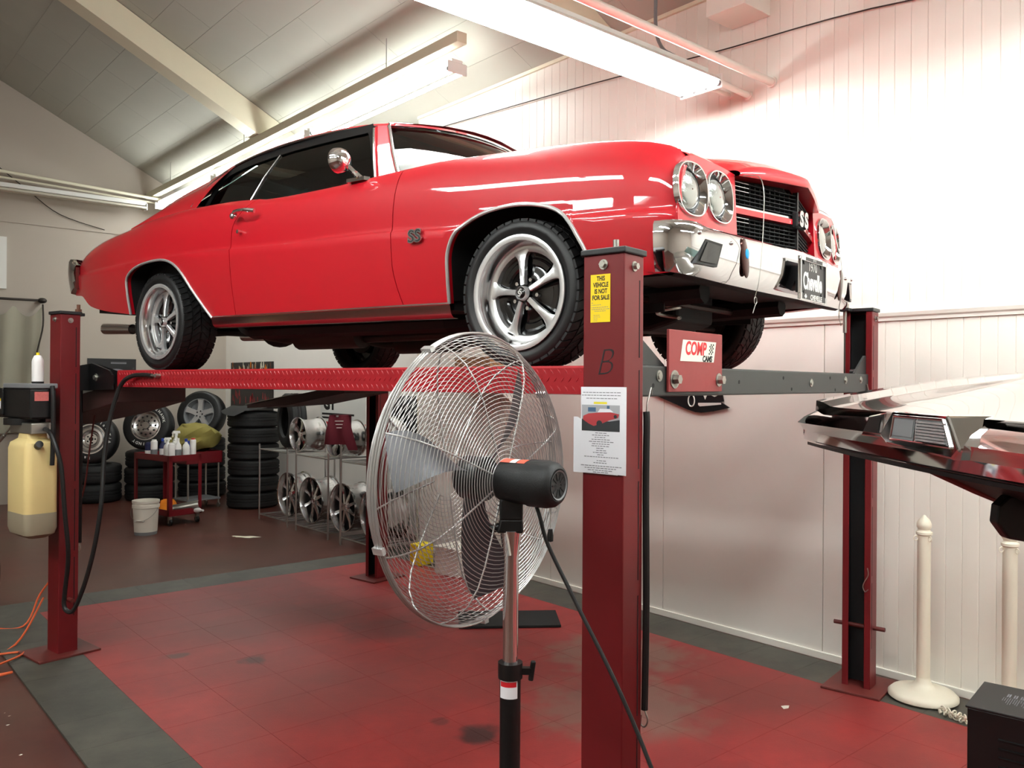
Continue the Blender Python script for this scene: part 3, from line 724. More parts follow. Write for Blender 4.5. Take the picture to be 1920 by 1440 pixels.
for s in (-1, 1):
    ob('quarter_panel', side_panel(-2.875, DOOR0 - 0.0025, s), 'red_paint', car, smooth=50)
    dr = ob('door', side_panel(DOOR0 + 0.0025, DOOR1 - 0.0025, s), 'red_paint', car, smooth=50)
    fe = ob('front_fender', side_panel(DOOR1 + 0.0025, 2.068, s), 'red_paint', car, smooth=50)
    if s == -1: near_door, near_fender = dr, fe
    # bright wheel-opening mouldings
    for a in (arch_f, arch_r):
        pts = [(x, s*(side_y(x, z) + 0.002), z) for x, z in a]
        ob('arch_moulding', G().tube(pts, 0.0085, 8), 'machined', car)
    # rocker: bright moulding over a tucked sill
    rk = []
    for i in range(25):
        x = lerp(-0.955, 0.965, i/24); zt = lerp(0.318, 0.292, i/24)
        rk.append([(x, s*0.885, zt), (x, s*0.905, zt), (x, s*0.911, zt - 0.008), (x, s*0.905, zt - 0.016), (x, s*0.897, zt - 0.05), (x, s*0.882, zt - 0.066), (x, s*0.85, zt - 0.07)])
    ob('rocker_moulding', G().grid(rk, flip=s > 0), 'chrome_soft', car)
    # front-fender top between the peak and the hood gap
    rows = []
    for i in range(34):
        x = lerp(0.40, 2.068, i/33); zs, ys = zs_f(x), ys_f(x)
        rows.append([(x, s*ys, zs), (x, s*(ys - 0.03), zs + 0.001), (x, s*(ys - 0.08), zs - 0.006), (x, s*0.70, zs - 0.022), (x, s*0.655, zs - 0.020), (x, s*0.65, zs - 0.06)])
    ob('fender_top', G().grid(rows, flip=s < 0), 'red_paint', fe, smooth=50)
    # wheel housings
    for a, x0, x1 in ((arch_f, 0.93, 1.78), (arch_r, -1.96, -0.92)):
        rows = [[(x, s*(side_y(x, z) - 0.02), z + 0.012), (x, s*0.62, z + 0.05), (x, s*0.46, z + 0.05)] for x, z in a]
        ob('wheel_housing', G().grid(rows, flip=s < 0).box(x0, x1, s*0.45 - 0.005, s*0.45 + 0.005, 0.24, 0.74), 'under_black', car)
text('side_emblem', 'SS', 0.078, 'chrome_soft', near_fender, (0.795, -0.958, 0.592), FACE_NY, bold=0.0045, ext=0.004, sx=1.15)
text('side_emblem', 'SS', 0.078, 'satin_black', near_fender, (0.795, -0.9625, 0.592), FACE_NY, bold=-0.0005, ext=0.0006, sx=1.15)
# rear deck and tail panel
rows = []
for i in range(16):
    x = lerp(-2.875, -1.80, i/15); zs, ys = zs_f(x), ys_f(x)
    rows.append([(x, -ys, zs), (x, -ys + 0.06, zs + 0.012), (x, -0.5, zs + 0.03), (x, 0, zs + 0.036), (x, 0.5, zs + 0.03), (x, ys - 0.06, zs + 0.012), (x, ys, zs)])
ob('trunk_lid', G().grid(rows), 'red_paint', car, smooth=50)
ob('tail_panel', G().prism([(-0.80, 0.56), (-0.85, 0.69), (-0.78, 0.80), (0, 0.835), (0.78, 0.80), (0.85, 0.69), (0.80, 0.56)], -2.872, -2.84, lambda a, b, h: (h, a, b)), 'red_paint', car, smooth=0)
# rear bumper wraps the tail
rplan = crom([(-2.79, 0.893, 0), (-2.85, 0.897, 0), (-2.905, 0.885, 0), (-2.938, 0.85, 0), (-2.952, 0.78, 0), (-2.958, 0.5, 0), (-2.960, 0.0, 0)], 5)
rplan = rplan + [Vector((p.x, -p.y, 0)) for p in rplan[::-1][1:]]
rows = []
for i, p in enumerate(rplan):
    t = (rplan[min(i + 1, len(rplan) - 1)] - rplan[max(i - 1, 0)]).normalized(); n_ = Vector((t.y, -t.x, 0)); e = min(1, max(0, (p.x + 2.79)/-0.12))
    top, bot = lerp(0.775, 0.828, e), lerp(0.62, 0.565, e)
    rows.append([(p.x - n_.x*o, p.y - n_.y*o, z) for o, z in ((0.05, top), (0.012, top), (0.0, top - 0.02), (-0.006, lerp(top, bot, 0.4)), (0.002, lerp(top, bot, 0.7)), (0.016, bot + 0.008), (0.05, bot))])
ob('rear_bumper', G().grid([[(x, y, z) for x, y, z in r] for r in rows]), 'chrome', car, smooth=60)
ob('side_marker', G().prism([(-2.80, 0.60), (-2.775, 0.60), (-2.79, 0.76), (-2.81, 0.76)], -0.885, -0.862, lambda a, b, h: (a, h, b)), 'lift_red_dark', car, smooth=0)

# ------------------------------------------------------------------ greenhouse
drip_z = pchip([(-2.05, 0.975), (-1.84, 1.055), (-1.62, 1.135), (-1.35, 1.20), (-1.05, 1.275), (-0.77, 1.306), (-0.46, 1.318), (-0.17, 1.312), (0.07, 1.296), (0.30, 1.268)])
drip_y = pchip([(-2.05, 0.80), (-1.84, 0.765), (-1.62, 0.725), (-1.35, 0.69), (-1.05, 0.668), (-0.5, 0.655), (0.07, 0.640), (0.30, 0.622)])
def glass_y(z): 
    t = (z - 0.94)/(1.30 - 0.94); return 0.826 - 0.175*t - 0.012*math.sin(math.pi*max(0, min(1, t)))*-1
rows = []
for i in range(34):
    x = lerp(-2.05, 0.30, i/33); zd, yd = drip_z(x), drip_y(x)
    cr = 0.052*min(1, max(0.12, (x + 2.1)/0.9))
    rows.append([(x, -yd, zd), (x, -yd + 0.012, zd + 0.016)] + [(x + (0.10 if x > 0.2 else 0.0)*(1 - (t)**2)*((x-0.2)/0.1), t*(yd - 0.03), zd + 0.018 + cr*(1 - t*t)) for t in (-1, -0.8, -0.5, -0.2, 0, 0.2, 0.5, 0.8, 1)] + [(x, yd - 0.012, zd + 0.016), (x, yd, zd)])
# open the rear window in the roof skin
g = G(); nr, nc = len(rows), len(rows[0]); g.v = [p for r in rows for p in r]
for i in range(nr - 1):
    for j in range(nc - 1):
        xm = (rows[i][j][0] + rows[i+1][j][0])/2
        if -1.92 < xm < -1.02 and 3 <= j <= 8: continue
        g.f.append((i*nc + j, i*nc + j + 1, (i + 1)*nc + j + 1, (i + 1)*nc + j))
ob('roof', g, 'red_paint', car, smooth=50)
g = G(); g.v = [(p[0], p[1], p[2] - 0.006) for r in rows for p in r]
for i in range(nr - 1):
    for j in range(3, 9):
        xm = (rows[i][j][0] + rows[i+1][j][0])/2
        if -1.92 < xm < -1.02: g.f.append((i*nc + j, i*nc + j + 1, (i + 1)*nc + j + 1, (i + 1)*nc + j))
ob('rear_window', g, 'tint_glass', car, smooth=60)
ob('headliner', G().grid([[(x, t*(drip_y(x) - 0.03), drip_z(x) - 0.015) for t in (-1, 0, 1)] for x in [lerp(-0.98, 0.2, i/8) for i in range(9)]]), 'seat_black', car)
CP = [(-1.215, 0.99), (-1.22, 1.05), (-1.175, 1.16), (-1.07, 1.222)]       # rear edge of the quarter window (x, z)
for s in (-1, 1):
    # sail panel between roof edge and quarter panel
    rows = []
    for i in range(12):
        t = i/11; row = []
        for j in range(9):
            u = j/8
            xb, xt = lerp(-1.215, -2.06, t), lerp(-1.08, -2.05, t**0.9)
            x = lerp(xb, xt, u); zt = drip_z(xt); zb = zs_f(xb)
            yb_, yt_ = ys_f(xb), drip_y(xt)
            bul = 0.018*math.sin(math.pi*u)
            z = lerp(zb, zt, u)
            row.append((x, s*(lerp(yb_, yt_, u) + bul), z))
        rows.append(row)
    ob('sail_panel', G().grid(rows, flip=s < 0), 'red_paint', car, smooth=50)
    # side glass: door window and quarter window
    def gl(poly, name):
        n = 10; rows = []
        (bl, br, tr, tl) = poly
        for i in range(n + 1):
            u = i/n; row = []
            for j in range(7):
                v = j/6; x = lerp(lerp(bl[0], br[0], u), lerp(tl[0], tr[0], u), v); z = lerp(lerp(bl[1], br[1], u), lerp(tl[1], tr[1], u), v)
                row.append((x, s*(glass_y(z) - 0.012), z))
            rows.append(row)
        return ob(name, G().grid(rows, flip=s > 0), 'tint_glass', car)
    gl(((-0.725, 0.93), (0.37, 0.925), (0.16, 1.275), (-0.60, 1.30)), 'door_window')
    gl(((-1.20, 0.965), (-0.735, 0.93), (-0.612, 1.30), (-1.06, 1.245)), 'quarter_window')
    ob('window_divider', G().tube([(-0.732, s*(glass_y(0.93) - 0.006), 0.93), (-0.67, s*(glass_y(1.12) - 0.006), 1.12), (-0.606, s*(glass_y(1.29) - 0.006), 1.29)], 0.0055, 6), 'chrome_soft', car)
    # black weatherstrip over the glass
    top = [(0.375, 0.945), (0.29, 1.10), (0.185, 1.262), (0.12, 1.279), (-0.2, 1.294), (-0.5, 1.298), (-0.8, 1.283), (-1.02, 1.25), (-1.13, 1.205), (-1.19, 1.12), (-1.215, 1.0)]
    outer = [(x, s*(glass_y(z) + 0.002), z) for x, z in top]
    P = crom(outer, 4); rows = []
    for i, p in enumerate(P):
        cx, cz = -0.4, 1.06
        d = Vector((p.x - cx, 0, p.z - cz)); 
        q = Vector((p.x, 0, p.z)) - Vector((d.x*0.018, 0, d.z*0.17))
        rows.append([(p.x + d.x*0.01, s*(abs(p.y) - 0.005), p.z + d.z*0.06), (p.x, p.y, p.z), (q.x, s*(glass_y(q.z) - 0.002), q.z), (q.x, s*(glass_y(q.z) - 0.02), q.z)])
    ob('weatherstrip', G().grid(rows), 'satin_black', car)
    ob('drip_moulding', G().tube([(x, s*(drip_y(x) + 0.003), drip_z(x) - 0.002) for x in [lerp(0.22, -1.08, i/20) for i in range(21)]], 0.006, 6), 'chrome_soft', car)
    ob('sail_moulding', G().tube(crom([(-1.12, s*0.70, 1.238), (-1.21, s*0.745, 1.17), (-1.265, s*0.80, 1.08), (-1.295, s*0.842, 1.01)], 4), 0.006, 6), 'chrome_soft', car)
    # A-pillar and its bright mouldings
    a0 = [(0.383, 0.935), (0.295, 1.10), (0.20, 1.262)]
    rows = []
    for (x, z), (wx, wy, wz) in zip(a0, ((0.47, 0.755, 0.935), (0.365, 0.70, 1.10), (0.255, 0.63, 1.275))):
        gy = glass_y(z)
        rows.append([(x - 0.005, s*(gy - 0.03), z), (x, s*(gy + 0.003), z), (x + 0.03, s*(gy + 0.004), z + 0.004), (wx, s*wy, wz), (wx - 0.02, s*(wy - 0.04), wz)])
    ob('windshield_pillar', G().grid(rows, flip=s > 0), 'red_paint', car, smooth=50)
    ob('windshield_moulding', G().tube(crom([(0.475, s*0.752, 0.93), (0.368, s*0.698, 1.10), (0.262, s*0.628, 1.27)], 4), 0.0105, 8), 'chrome_soft', car)
    ob('pillar_moulding', G().tube(crom([(0.385, s*(glass_y(0.935) + 0.004), 0.935), (0.297, s*(glass_y(1.10) + 0.004), 1.10), (0.205, s*(glass_y(1.255) + 0.004), 1.255)], 4), 0.007, 6), 'chrome_soft', car)
ws = lambda y: y/0.75
rows = []
for i in range(9):
    v = i/8; row = []
    for j in range(21):
        t = -1 + 2*j/20
        b = Vector((0.86 - 0.385*abs(t)**2.1, t*0.752, 0.93)); tp = Vector((0.37 - 0.108*t*t, t*0.628, 1.318 - 0.046*t*t))
        p = b.lerp(tp, v); row.append((p.x + 0.03*math.sin(math.pi*v)*(1 - t*t), p.y, p.z + 0.012*math.sin(math.pi*v)))
    rows.append(row)
ob('windshield', G().grid(rows), 'windshield_glass', car, smooth=60)
ob('windshield_header', G().tube([(0.372 - 0.108*t*t, t*0.628, 1.325 - 0.046*t*t) for t in [-1 + 0.1*k for k in range(21)]], 0.011, 8), 'chrome', car)
# cowl and hood
rows = []
for i in range(6):
    x0 = i/5; rows.append([(lerp(0.86 - 0.385*abs(t)**2.1, 0.93 - 0.34*abs(t)**2.5, x0), t*0.75, lerp(0.932, 0.925 + 0.02*(1 - t*t), x0)) for t in [-1 + 0.1*k for k in range(21)]])
ob('cowl', G().grid(rows), 'red_paint', car)
xf = lambda y: 2.232 - 0.20*abs(y) - 0.10*y*y if abs(y) < 0.47 else 2.232 - 0.094 - 0.0221 - 0.22*(abs(y) - 0.47)
hz = pchip([(0.6, 0.945), (1.2, 0.955), (1.6, 0.945), (1.9, 0.91), (2.1, 0.868), (2.25, 0.845)])
rows = []
ys_h = [-0.64 + 1.28*k/24 for k in range(25)]
for i in range(26):
    u = i/25; row = []
    for y0_ in ys_h:
        wh = 1.0 if u < 0.72 else lerp(1.0, 0.715, ((u - 0.72)/0.28)**1.3)
        y = y0_*wh
        x0 = 0.93 - 0.34*(abs(y)/0.75)**2.5; x1 = xf(y) - 0.045; x = lerp(x0, x1, u)
        e = abs(y0_)/0.64
        ze = zs_f(min(x, 1.98)) - 0.028
        z = lerp(hz(x), ze, e**3)
        if e < 0.5: z += 0.03*math.cos(math.pi*e)**1 * min(1, max(0, (x - 1.0)/0.3)) * (1 if u < 0.9 else (1-u)*10)
        if u > 0.92: z -= 0.016*((u - 0.92)/0.08)**2
        row.append((x, y, z))
    rows.append(row)
lipr = []
ys_h = [p[1] for p in rows[25]]
for k in range(1, 6):
    a = math.pi/2*k/5
    lipr.append([(xf(y) - 0.045 + 0.045*math.sin(a), y, lerp(rows[25][j][2], 0.772 + 0.020*(1 - abs(y)/0.46), 1 - math.cos(a))) for j, y in enumerate(ys_h)])
lipr.append([(xf(y) - 0.006, y, lipr[-1][j][2] - 0.008) for j, y in enumerate(ys_h)])
lipr.append([(xf(y) - 0.09, y, lipr[-2][j][2] - 0.004) for j, y in enumerate(ys_h)])
ob('hood', G().grid(rows + lipr), 'red_paint', car, smooth=50)

# ------------------------------------------------------------------ nose: lamp panels, grille, bumper
def nose_x(y, z): return 2.098 - 0.030*max(0, (abs(y) - 0.46)/0.43)**2 - 0.05*(z - 0.60)
nose_top = pchip([(0.445, 0.775), (0.60, 0.784), (0.75, 0.787), (0.80, 0.780), (0.84, 0.762), (0.865, 0.738), (0.885, 0.705)])
LAMPS = [(0.793, 0.655, 0.096, 0.098), (0.592, 0.657, 0.098, 0.098)]
def in_lamp(y, z, k=1.0): return any((abs((y - a)/(c*k))**2.5 + abs((z - b)/(d*k))**2.5) < 1 for a, b, c, d in LAMPS)
for s in (-1, 1):
    g = G(); idx = {}; ny, nz = 60, 36
    def vert(i, j):
        if (i, j) not in idx:
            y = lerp(0.445, 0.885, i/ny); z = lerp(0.505, nose_top(y), j/nz); idx[(i, j)] = len(g.v); g.v.append((nose_x(y, z), s*y, z))
        return idx[(i, j)]
    for i in range(ny):
        for j in range(nz):
            y = lerp(0.445, 0.885, (i + .5)/ny); z = lerp(0.505, nose_top(y), (j + .5)/nz)
            if in_lamp(y, z, 0.985): continue
            g.f.append((vert(i, j), vert(i + 1, j), vert(i + 1, j + 1), vert(i, j + 1)))
    # side return to the fender, top return to the hood, bottom return
    g.grid([[(nose_x(0.885, z), s*0.885, z), (2.062, s*(side_y(2.06, z) - 0.001), z), (2.03, s*(side_y(2.06, z) - 0.006), z)] for z in [lerp(0.505, nose_top(0.885), k/10) for k in range(11)]])
    g.grid([[(nose_x(y, nose_top(y)), s*y, nose_top(y)), (nose_x(y, nose_top(y)) - 0.03, s*y, nose_top(y) + 0.02), (2.0, s*y, lerp(nose_top(y) + 0.02, zs_f(2.0), 0.6)), (1.86, s*y, zs_f(1.86) - 0.012), (1.7, s*y, zs_f(1.7) - 0.03)] for y in [lerp(0.445, 0.80, k/16) for k in range(17)]])
    g.grid([[(nose_x(y, 0.505), s*y, 0.505), (1.98, s*y, 0.50)] for y in [lerp(0.445, 0.885, k/8) for k in range(9)]])
    g.grid([[(nose_x(0.445, z), s*0.445, z), (1.98, s*0.44, z)] for z in (0.505, 0.6, 0.7, nose_top(0.445))])
    ob('lamp_panel', g, 'red_paint', car, smooth=35)
    for (ly, lz, ry, rz) in LAMPS:
        def ring(k, dx, cx=0.0, rr=None):
            out = []
            for q in range(40):
                a = 2*math.pi*q/40; c, d = math.cos(a), math.sin(a)
                if rr is None:
                    m = (abs(c)**2.5 + abs(d)**2.5)**(-1/2.5); y, z = ly + ry*k*c*m, lz + rz*k*d*m
                else: y, z = ly + rr*c, lz + rr*d
                out.append((nose_x(ly, lz) + dx - 0.05*(z - lz) - (0.030/0.43**2)*2*(ly-0.46)*(y-ly), s*y, z))
            return out
        hl = ob('headlight_bezel', G().grid([ring(1.04, -0.012), ring(1.06, 0.002), ring(1.03, 0.010), ring(0.98, 0.010), ring(0.93, 0.003), ring(0, -0.016, rr=0.080), ring(0, -0.026, rr=0.0765)], closed=True), 'chrome', car, smooth=50)
        ob('retaining_ring', G().grid([ring(0, -0.0165, rr=0.0795), ring(0, -0.012, rr=0.077), ring(0, -0.016, rr=0.0735)], closed=True), 'satin_black', hl)
        ob('headlight_lens', G().grid([ring(0, -0.017, rr=0.074), ring(0, -0.008, rr=0.066), ring(0, -0.001, rr=0.05), ring(0, 0.004, rr=0.028), ring(0, 0.0055, rr=0.003)], closed=True), 'lamp_lens', hl, smooth=60)
gx = lambda y: 2.175 - 0.235*abs(y)       # recessed, gently pointed grille
gr = ob('grille', G().grid([[(gx(y) - 0.06, y, z) for y in (-0.45, -0.2, 0, 0.2, 0.45)] for z in (0.50, 0.80)]), 'flat_black', car, smooth=0)
def gbar(y0, y1, z, hz_, dx, dep=0.012):
    g = G(); n = 8
    rows = [[(gx(y) + dx - dep, y, z - hz_), (gx(y) + dx, y, z - hz_), (gx(y) + dx, y, z + hz_), (gx(y) + dx - dep, y, z + hz_)] for y in [lerp(y0, y1, i/n) for i in range(n + 1)]]
    return g.grid(rows, closed=True)
zt = lambda y: 0.768 - 0.0*abs(y)
for z in (0.755, 0.738, 0.721, 0.704, 0.687, 0.670, 0.612, 0.596, 0.580, 0.564, 0.548, 0.532):
    g = gbar(-0.445, 0.0, z, 0.0016, 0.0); h = gbar(0.0, 0.445, z, 0.0016, 0.0); g.add(h.v, h.f)
    ob('grille_bar', g, 'flat_black', gr, smooth=0)
for k in range(-13, 14):
    if k == 0: continue
    y = k*0.0335
    ob('grille_divider', G().box(gx(y) - 0.03, gx(y) - 0.012, y - 0.005, y + 0.005, 0.655, 0.765).box(gx(y) - 0.03, gx(y) - 0.012, y - 0.005, y + 0.005, 0.525, 0.62), 'flat_black', gr, smooth=0)
g = gbar(-0.445, -0.06, 0.634, 0.011, 0.020, 0.03); h = gbar(0.06, 0.445, 0.634, 0.011, 0.020, 0.03); g.add(h.v, h.f)
ob('grille_crossbar', g, 'red_paint', gr, smooth=0)
g = gbar(-0.44, -0.07, 0.651, 0.004, 0.016, 0.02); h = gbar(0.07, 0.44, 0.651, 0.004, 0.016, 0.02); g.add(h.v, h.f)
ob('grille_strip', g, 'chrome', gr, smooth=0)
ob('grille_peak', G().box(2.16, 2.182, -0.006, 0.006, 0.52, 0.77), 'satin_black', gr, smooth=0)
g = G()
for y0 in (-0.435, -0.425):
    pass
for z in (0.755, 0.738, 0.721, 0.612, 0.596):
    h = gbar(-0.43, -0.33, z, 0.0013, 0.0022, 0.002); g.add(h.v, h.f); h = gbar(0.33, 0.43, z, 0.0013, 0.0022, 0.002); g.add(h.v, h.f)
ob('bright_inlay', g, 'chrome_soft', gr, smooth=0, kind='stuff')
em = ob('nose_emblem', G().box(2.175, 2.200, -0.055, 0.055, 0.612, 0.678), 'flat_black', car, smooth=0, bevel=0.006)
text('emblem_letter', 'S', 0.088, 'chrome_soft', em, (2.204, -0.027, 0.645), FACE_PX, bold=0.0045, ext=0.006)
text('emblem_letter', 'S', 0.088, 'chrome_soft', em, (2.204, 0.028, 0.645), FACE_PX, bold=0.0045, ext=0.006)
# front bumper: plan curve swept with a chromed section
plan = pchip([(0.0, 2.205), (0.25, 2.196), (0.5, 2.178), (0.70, 2.158), (0.82, 2.140), (0.89, 2.118), (0.93, 2.092), (0.955, 2.06), (0.965, 2.02)])
def bsec(y, top, bot):
    return [(-0.055, top - 0.012), (-0.02, top), (0.0, top - 0.004), (0.012, top - 0.02), (0.016, lerp(top, bot, 0.3)), (0.010, lerp(top, bot, 0.6)), (-0.004, bot + 0.02), (-0.016, bot), (-0.05, bot + 0.004)]
stat = []
for k in range(33):
    t = k/32; stat.append(0.965*math.sin(math.pi/2*t)**1.0)
b_top = pchip([(0.0, 0.515), (0.17, 0.513), (0.20, 0.512), (0.6, 0.508), (0.78, 0.508), (0.87, 0.523), (0.965, 0.525)])
b_bot = pchip([(0.0, 0.305), (0.2, 0.305), (0.6, 0.312), (0.85, 0.325), (0.965, 0.338)])
rows = []
full = [-y for y in stat[::-1]] + stat[1:]
for y in full:
    ya = abs(y); xb = plan(ya); top, bot = b_top(ya), b_bot(ya)
    # outward direction in plan
    dy = 0.004; d0 = plan(max(0, ya - dy)); d1 = plan(min(0.965, ya + dy)); tx, ty = d1 - d0, (min(0.965, ya + dy) - max(0, ya - dy)); L = math.hypot(tx, ty) or 1
    nx, nyv = ty/L, -tx/L
    sg = -1 if y < 0 else 1
    rec = 0.0
    rows.append([(xb + o*nx, sg*(ya + o*nyv), z) for o, z in bsec(ya, top, bot)])
bump = ob('front_bumper', G().grid(rows), 'chrome', car, smooth=50)
ob('air_dam', G().grid([[(plan(abs(y)) - 0.03, y, b_bot(abs(y)) + 0.01), (plan(abs(y)) - 0.06, y, b_bot(abs(y)) - 0.004), (plan(abs(y)) - 0.16, y, b_bot(abs(y)) + 0.02)] for y in [-0.9 + 0.1*k for k in range(19)]]), 'flat_black', car)
for s in (-1, 1):
    def bf(y, z, o): # point on the bumper face, o in front of it
        return (plan(y) + 0.014 + o, s*y, z)
    q = [(0.880, 0.366), (0.765, 0.362), (0.728, 0.450), (0.832, 0.458)]
    tl = ob('turn_signal', G().add([bf(y, z, 0.004) for y, z in q] + [bf(y, z, -0.02) for y, z in q], [(0, 1, 2, 3), (0, 1, 5, 4), (1, 2, 6, 5), (2, 3, 7, 6), (3, 0, 4, 7)]), 'satin_black', bump, smooth=0)
    q2 = [(lerp(0.787, y, 0.80), lerp(0.412, z, 0.78)) for y, z in q]
    ob('signal_lens', G().add([bf(y, z, 0.0052) for y, z in q2], [(0, 1, 2, 3)]), 'gloss_black', bump, smooth=0)
    for y, z in ((0.86, 0.478), (0.665, 0.462)): ob('bumper_bolt', G().ball(bf(y, z, 0.003), 0.008, 10, 6), 'chrome', bump)
    ob('bumper_reflection', G().ball((0, 0, 0), 0.045, 18, 12, (0.18, 0.75, 1.75)).xf(Matrix.Translation((plan(0.56) + 0.012, s*0.56, 0.42)) @ Matrix.Rotation(R(-14*s), 4, 'X')), 'reflection_dark', bump)  # flattened oval coloured as a dark reflection in the chrome
ob('bumper_glint', G().ball((plan(0.56) + 0.020, -0.555, 0.435), 0.02, 14, 8, (0.2, 0.85, 1.0)), 'glint_blue', bump)  # blue oval painted as a glint in the bumper chrome
# licence plate in a bright frame
lp = ob('license_plate', G().box(2.2450, 2.2480, -0.152, 0.152, 0.3000, 0.4600), 'sign_black', car, smooth=0)
fr = G().box(2.2430, 2.2550, -0.160, -0.148, 0.2920, 0.4730).box(2.2430, 2.2550, 0.148, 0.160, 0.2920, 0.4730).box(2.2430, 2.2550, -0.16, 0.16, 0.4560, 0.4730).box(2.2430, 2.2550, -0.16, 0.16, 0.2920, 0.3200)
ob('plate_frame', fr, 'chrome', lp, smooth=0, bevel=0.002)
ob('frame_band', G().box(2.2552, 2.2558, -0.14, 0.14, 0.2950, 0.3190), 'sign_black', lp, smooth=0)
ob('frame_band', G().box(2.2552, 2.2558, -0.10, 0.10, 0.4580, 0.4720), 'sign_black', lp, smooth=0)
ob('plate_bracket', G().box(2.2100, 2.2450, -0.1, -0.07, 0.3280, 0.4380).box(2.2100, 2.2450, 0.07, 0.1, 0.3280, 0.4380), 'satin_black', lp, smooth=0)
text('plate_lettering', '1970', 0.015, 'sign_white', lp, (2.2561, 0, 0.4650), FACE_PX, space=1.4)
text('plate_lettering', '1970', 0.052, 'sign_white', lp, (2.2484, 0, 0.4350), FACE_PX, bold=-0.0008)
text('plate_lettering', 'Chevelle', 0.098, 'sign_white', lp, (2.2484, 0.0, 0.3710), FACE_PX, bold=0.0032, sx=0.66)
text('plate_lettering', 'CHEVELLE', 0.030, 'sign_white', lp, (2.2561, 0.022, 0.3065), FACE_PX, bold=0.0008, space=1.05)
ob('plate_cross_mark', G().box(2.2560, 2.2564, -0.118, -0.092, 0.3030, 0.3110).box(2.2560, 2.2564, -0.110, -0.100, 0.2980, 0.3170), 'sign_white', lp, smooth=0)
g = G()
for y in (-0.105, 0.105):
    g.cyl((2.2480, y, 0.4500), (2.2515, y, 0.4500), 0.009, 10); g.cyl((2.2480, y, 0.3260), (2.2515, y, 0.3260), 0.007, 10)
ob('plate_screw', g, 'satin_black', lp, kind='stuff')
# thin hood-pin lanyards hanging over the nose
ob('hood_lanyard', G().tube(crom([(2.13, -0.455, 0.762), (2.20, -0.47, 0.745), (2.235, -0.505, 0.68), (2.24, -0.515, 0.58), (2.24, -0.53, 0.45), (2.235, -0.545, 0.33), (2.22, -0.545, 0.27)], 6), 0.0017, 6), 'zinc', car)
ob('lanyard_ring', G().tube([(2.222, -0.545 + 0.012*math.cos(a), 0.255 + 0.014*math.sin(a)) for a in [2*math.pi*k/16 for k in range(16)]], 0.0017, 6, closed=True).tube([(2.222, -0.545, 0.241), (2.222, -0.57, 0.205)], 0.0017, 6), 'zinc', car)
ob('hood_lanyard', G().tube(crom([(2.14, 0.40, 0.765), (2.19, 0.41, 0.72), (2.215, 0.415, 0.6), (2.235, 0.42, 0.5), (2.235, 0.42, 0.37), (2.225, 0.42, 0.30)], 6), 0.0022, 6), 'zinc', car)
ob('lanyard_ring', G().tube([(2.225, 0.42, 0.30), (2.225, 0.412, 0.27), (2.225, 0.424, 0.25), (2.225, 0.43, 0.28), (2.225, 0.42, 0.30)], 0.0016, 6).tube([(2.225, 0.412, 0.26), (2.225, 0.45, 0.215)], 0.0016, 6), 'zinc', car)

# ------------------------------------------------------------------ door furniture and mirror
hb_ = ob('door_handle', G().tube(crom([(-0.655, -0.948, 0.868), (-0.60, -0.978, 0.876), (-0.52, -0.982, 0.874), (-0.455, -0.955, 0.866)], 5), [0.014]*5 + [0.010]*6 + [0.012]*5, 8), 'chrome', near_door)
ob('handle_button', G().ball((-0.648, -0.962, 0.858), 0.022, 12, 8, (1, 0.8, 0.9)), 'chrome', near_door)
ob('door_lock', G().cyl((-0.607, -0.935, 0.768), (-0.607, -0.962, 0.768), 0.011, 14), 'chrome', near_door)
ob('door_handle', G().tube(crom([(-0.655, 0.948, 0.868), (-0.60, 0.978, 0.876), (-0.52, 0.982, 0.874), (-0.455, 0.955, 0.866)], 5), 0.010, 8), 'chrome', car)
mr = ob('side_mirror', G().lathe([(0.001, 0.035), (0.03, 0.033), (0.05, 0.022), (0.063, 0.0), (0.068, -0.03), (0.066, -0.036)], 24, ax='x').xf(Matrix.Translation((0.272, -0.945, 1.025)) @ Matrix.Rotation(R(6), 4, 'Z') @ Matrix.Diagonal((1, 0.95, 0.93, 1))), 'chrome', car)
ob('mirror_glass', G().cyl((0.240, -0.942, 1.025), (0.238, -0.942, 1.025), 0.060, 24), 'machined', mr)
ob('mirror_stem', G().tube(crom([(0.285, -0.93, 1.005), (0.305, -0.905, 0.975), (0.325, -0.885, 0.948), (0.33, -0.875, 0.94)], 4), [0.013]*6 + [0.016]*7, 8).prism([(0.25, -0.90), (0.37, -0.89), (0.38, -0.86), (0.25, -0.85)], 0.925, 0.943), 'chrome', mr)

